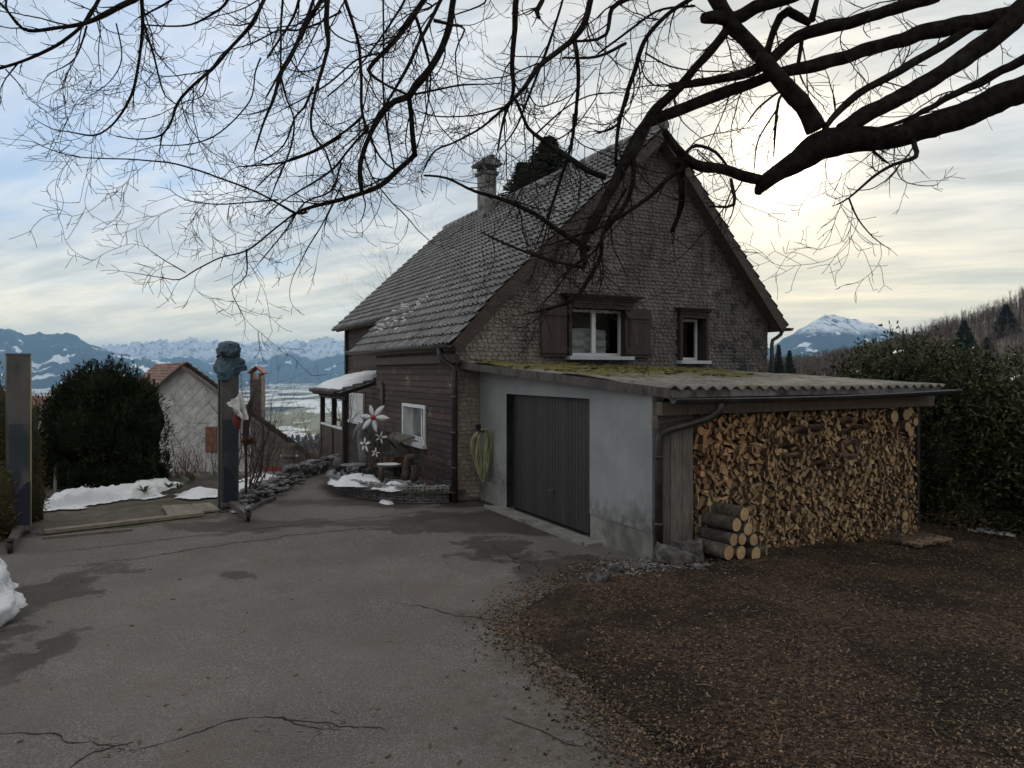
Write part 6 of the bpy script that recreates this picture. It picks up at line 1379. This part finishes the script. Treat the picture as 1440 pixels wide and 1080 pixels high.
for ln in TR.strip().splitlines():
    c, *pts = ln.split(); ox, oy, s = CR[c]; q = [tuple(map(float, p.split(','))) for p in pts]
    traces.append([(ox+x*s, oy+y*s, w*s) for x, y, w in q])
known = []; D0 = 6.5; br = []
def near_known(x, y, w):
    best = None
    for kx, ky, kd, kw in known:
        d = math.hypot(kx-x, ky-y)
        if d < max(9, kw*.6+4) and (best is None or d < best[0]): best = (d, kd)
    return best[1] if best else None
for i, t in enumerate(traces):
    d0, d1 = near_known(*t[0]), near_known(*t[-1])
    if i < 1: d0, d1 = D0, D0-.2
    g = min(.55, .05 + .0022*sum(math.dist(a[:2], c[:2]) for a, c in zip(t, t[1:])))
    if d0 is None and d1 is None: d0 = D0 + R.gauss(0, .35) if t[0][1] > 0 else D0-.1; d1 = d0 + R.gauss(0, g)
    elif d0 is None: d0 = d1 + R.gauss(0, g*.7) if t[0][1] > -50 else D0
    elif d1 is None: d1 = d0 + R.gauss(0, g)
    d0, d1 = min(8.3, max(5.0, d0)), min(8.3, max(5.0, d1))
    # Catmull-Rom through the traced points
    fine = []; n = len(t)
    for k in range(n-1):
        p0, p1, p2, p3 = t[max(k-1, 0)], t[k], t[k+1], t[min(k+2, n-1)]; m = max(2, int(math.dist(p1[:2], p2[:2])/9))
        for j in range(m):
            u = j/m; fine.append(tuple(.5*((2*b_)+(-a_+c_)*u+(2*a_-5*b_+4*c_-d_)*u*u+(-a_+3*b_-3*c_+d_)*u**3) for a_, b_, c_, d_ in zip(p0, p1, p2, p3)))
    fine.append(t[-1]); N_ = len(fine); pts, rad = [], []; off = R.uniform(0, 99)
    for k, (x, y, w) in enumerate(fine):
        d = lerp(d0, d1, k/(N_-1)); jw = min(3.0, w*.14)+.5
        x += jw*.8*noise.noise(Vector((k*.27, off, 0))); y += jw*.8*noise.noise(Vector((k*.27, off, 9)))
        p = P(x, y, d); pts.append(p); rad.append(max(.0030, w*d/2000*.84*(1+.12*noise.noise(Vector((k*.25, off, 4)))))); known.append((x, y, d, w))
    br.append((pts, rad))
def barktube(mb, pts, rad, n):
    o = Vector((R.uniform(0, 90), 0, 0)); k0 = len(mb.v); mb.tube(pts, rad, n, 0)
    if rad[0] > .03:
        for i in range(len(pts)):
            for j in range(n):
                v = mb.v[k0+i*n+j]; e = v-pts[i]; mb.v[k0+i*n+j] = pts[i] + e*(1 + .12*noise.noise(v*5+o) + .09*noise.noise(v*21+o))
mb = MB(); tb = Vector((8.0, 6.5, 0)); barktube(mb, [tb+Vector((0, 0, -.3)), tb+Z3*.15, tb+Z3*.8, tb+Vector((-.02, 0, 2)), tb+Vector((.03, 0, 3.6)), tb+Vector((0, 0, 5.2)), tb+Vector((-.03, 0, 6.5)), tb+Vector((.1, .1, 8.2)), tb+Vector((.4, .3, 10.5))], [.85, .62, .50, .46, .46, .48, .44, .30, .12], 20); mb.build('trunk', M['bark'], tree)
thin = MB()
for pts, rad in br:
    if max(rad) > .075: mb = MB(); barktube(mb, pts, rad, 14); mb.build('limb', M['bark'], tree)
    elif max(rad) > .028: barktube(thin, pts, rad, 7)
    else: thin.tube(pts, rad, 5)
thin.build('branches', M['bark'], tree)
tw = MB()
CAMV = Vector((0, 1, 0))
def twig(p, d, l, r, depth, droop):
    n = max(4, int(l/.045)); pts, rad = [p], [r]; q = p; cv = rdir()*.15
    for i in range(n):
        t = i/n; d = (d + cv + rdir()*.15 + Z3*(droop*(1-t) + .07*t)).normalized(); q = q + d*l/n; pts.append(q); rad.append(max(.0023, r*(1-.55*(i+1)/n)))
    tw.tube(pts, rad, 4 if r > .005 else 3, 0, cap=False)
    if depth:
        m = int(l/.12); sgn = R.choice((-1, 1))
        for k in range(m):
            i = R.randint(1, n); dd = pts[i]-pts[i-1]; side = dd.cross(CAMV + rdir()*.7).normalized()*sgn; sgn = -sgn
            twig(pts[i], (dd.normalized()*.75 + side*R.uniform(.5, 1.0)).normalized(), l*R.uniform(.18, .5), max(.002, rad[i]*.75), depth-1 if l > .35 else 0, droop*.5)
for bi, (pts, rad) in enumerate(br):
    if bi == 0: continue
    s = 0; nxt = R.uniform(.03, .15); L_ = sum((c-a).length for a, c in zip(pts, pts[1:])); big = rad[0] > .10
    for i in range(1, len(pts)):
        s += (pts[i]-pts[i-1]).length
        while s > nxt:
            nxt += R.uniform(.08, .24)*(2.0 if big else 1)
            t = (pts[i]-pts[i-1]).normalized(); side = t.cross(CAMV + rdir()*.8).normalized()*R.choice((-1, 1))
            ln = R.choice((.15, .25, .4, .6, .95))*R.uniform(.7, 1.25)*(.55+.45*min(1, (L_-s)/.5+.3))
            px = PCX + pts[i].x/pts[i].y*1000
            if rad[i] > .05 and R.random() < .5: continue
            if px > 1150 and R.random() < .35: continue
            twig(pts[i], (t*.85 + side*R.uniform(.35, .85) + Z3*R.uniform(-.35, .1)).normalized(), ln, min(.0075, max(.0026, rad[i]*.42)), 2 if ln > .3 else 1, -.10)
    twig(pts[-1], (pts[-1]-pts[-2]).normalized(), R.uniform(.15, .35), min(.004, rad[-1]), 1, -.06) if rad[-1] < .01 else None
tw.build('twigs', M['twig'], tree)
print('twig verts', len(tw.v))
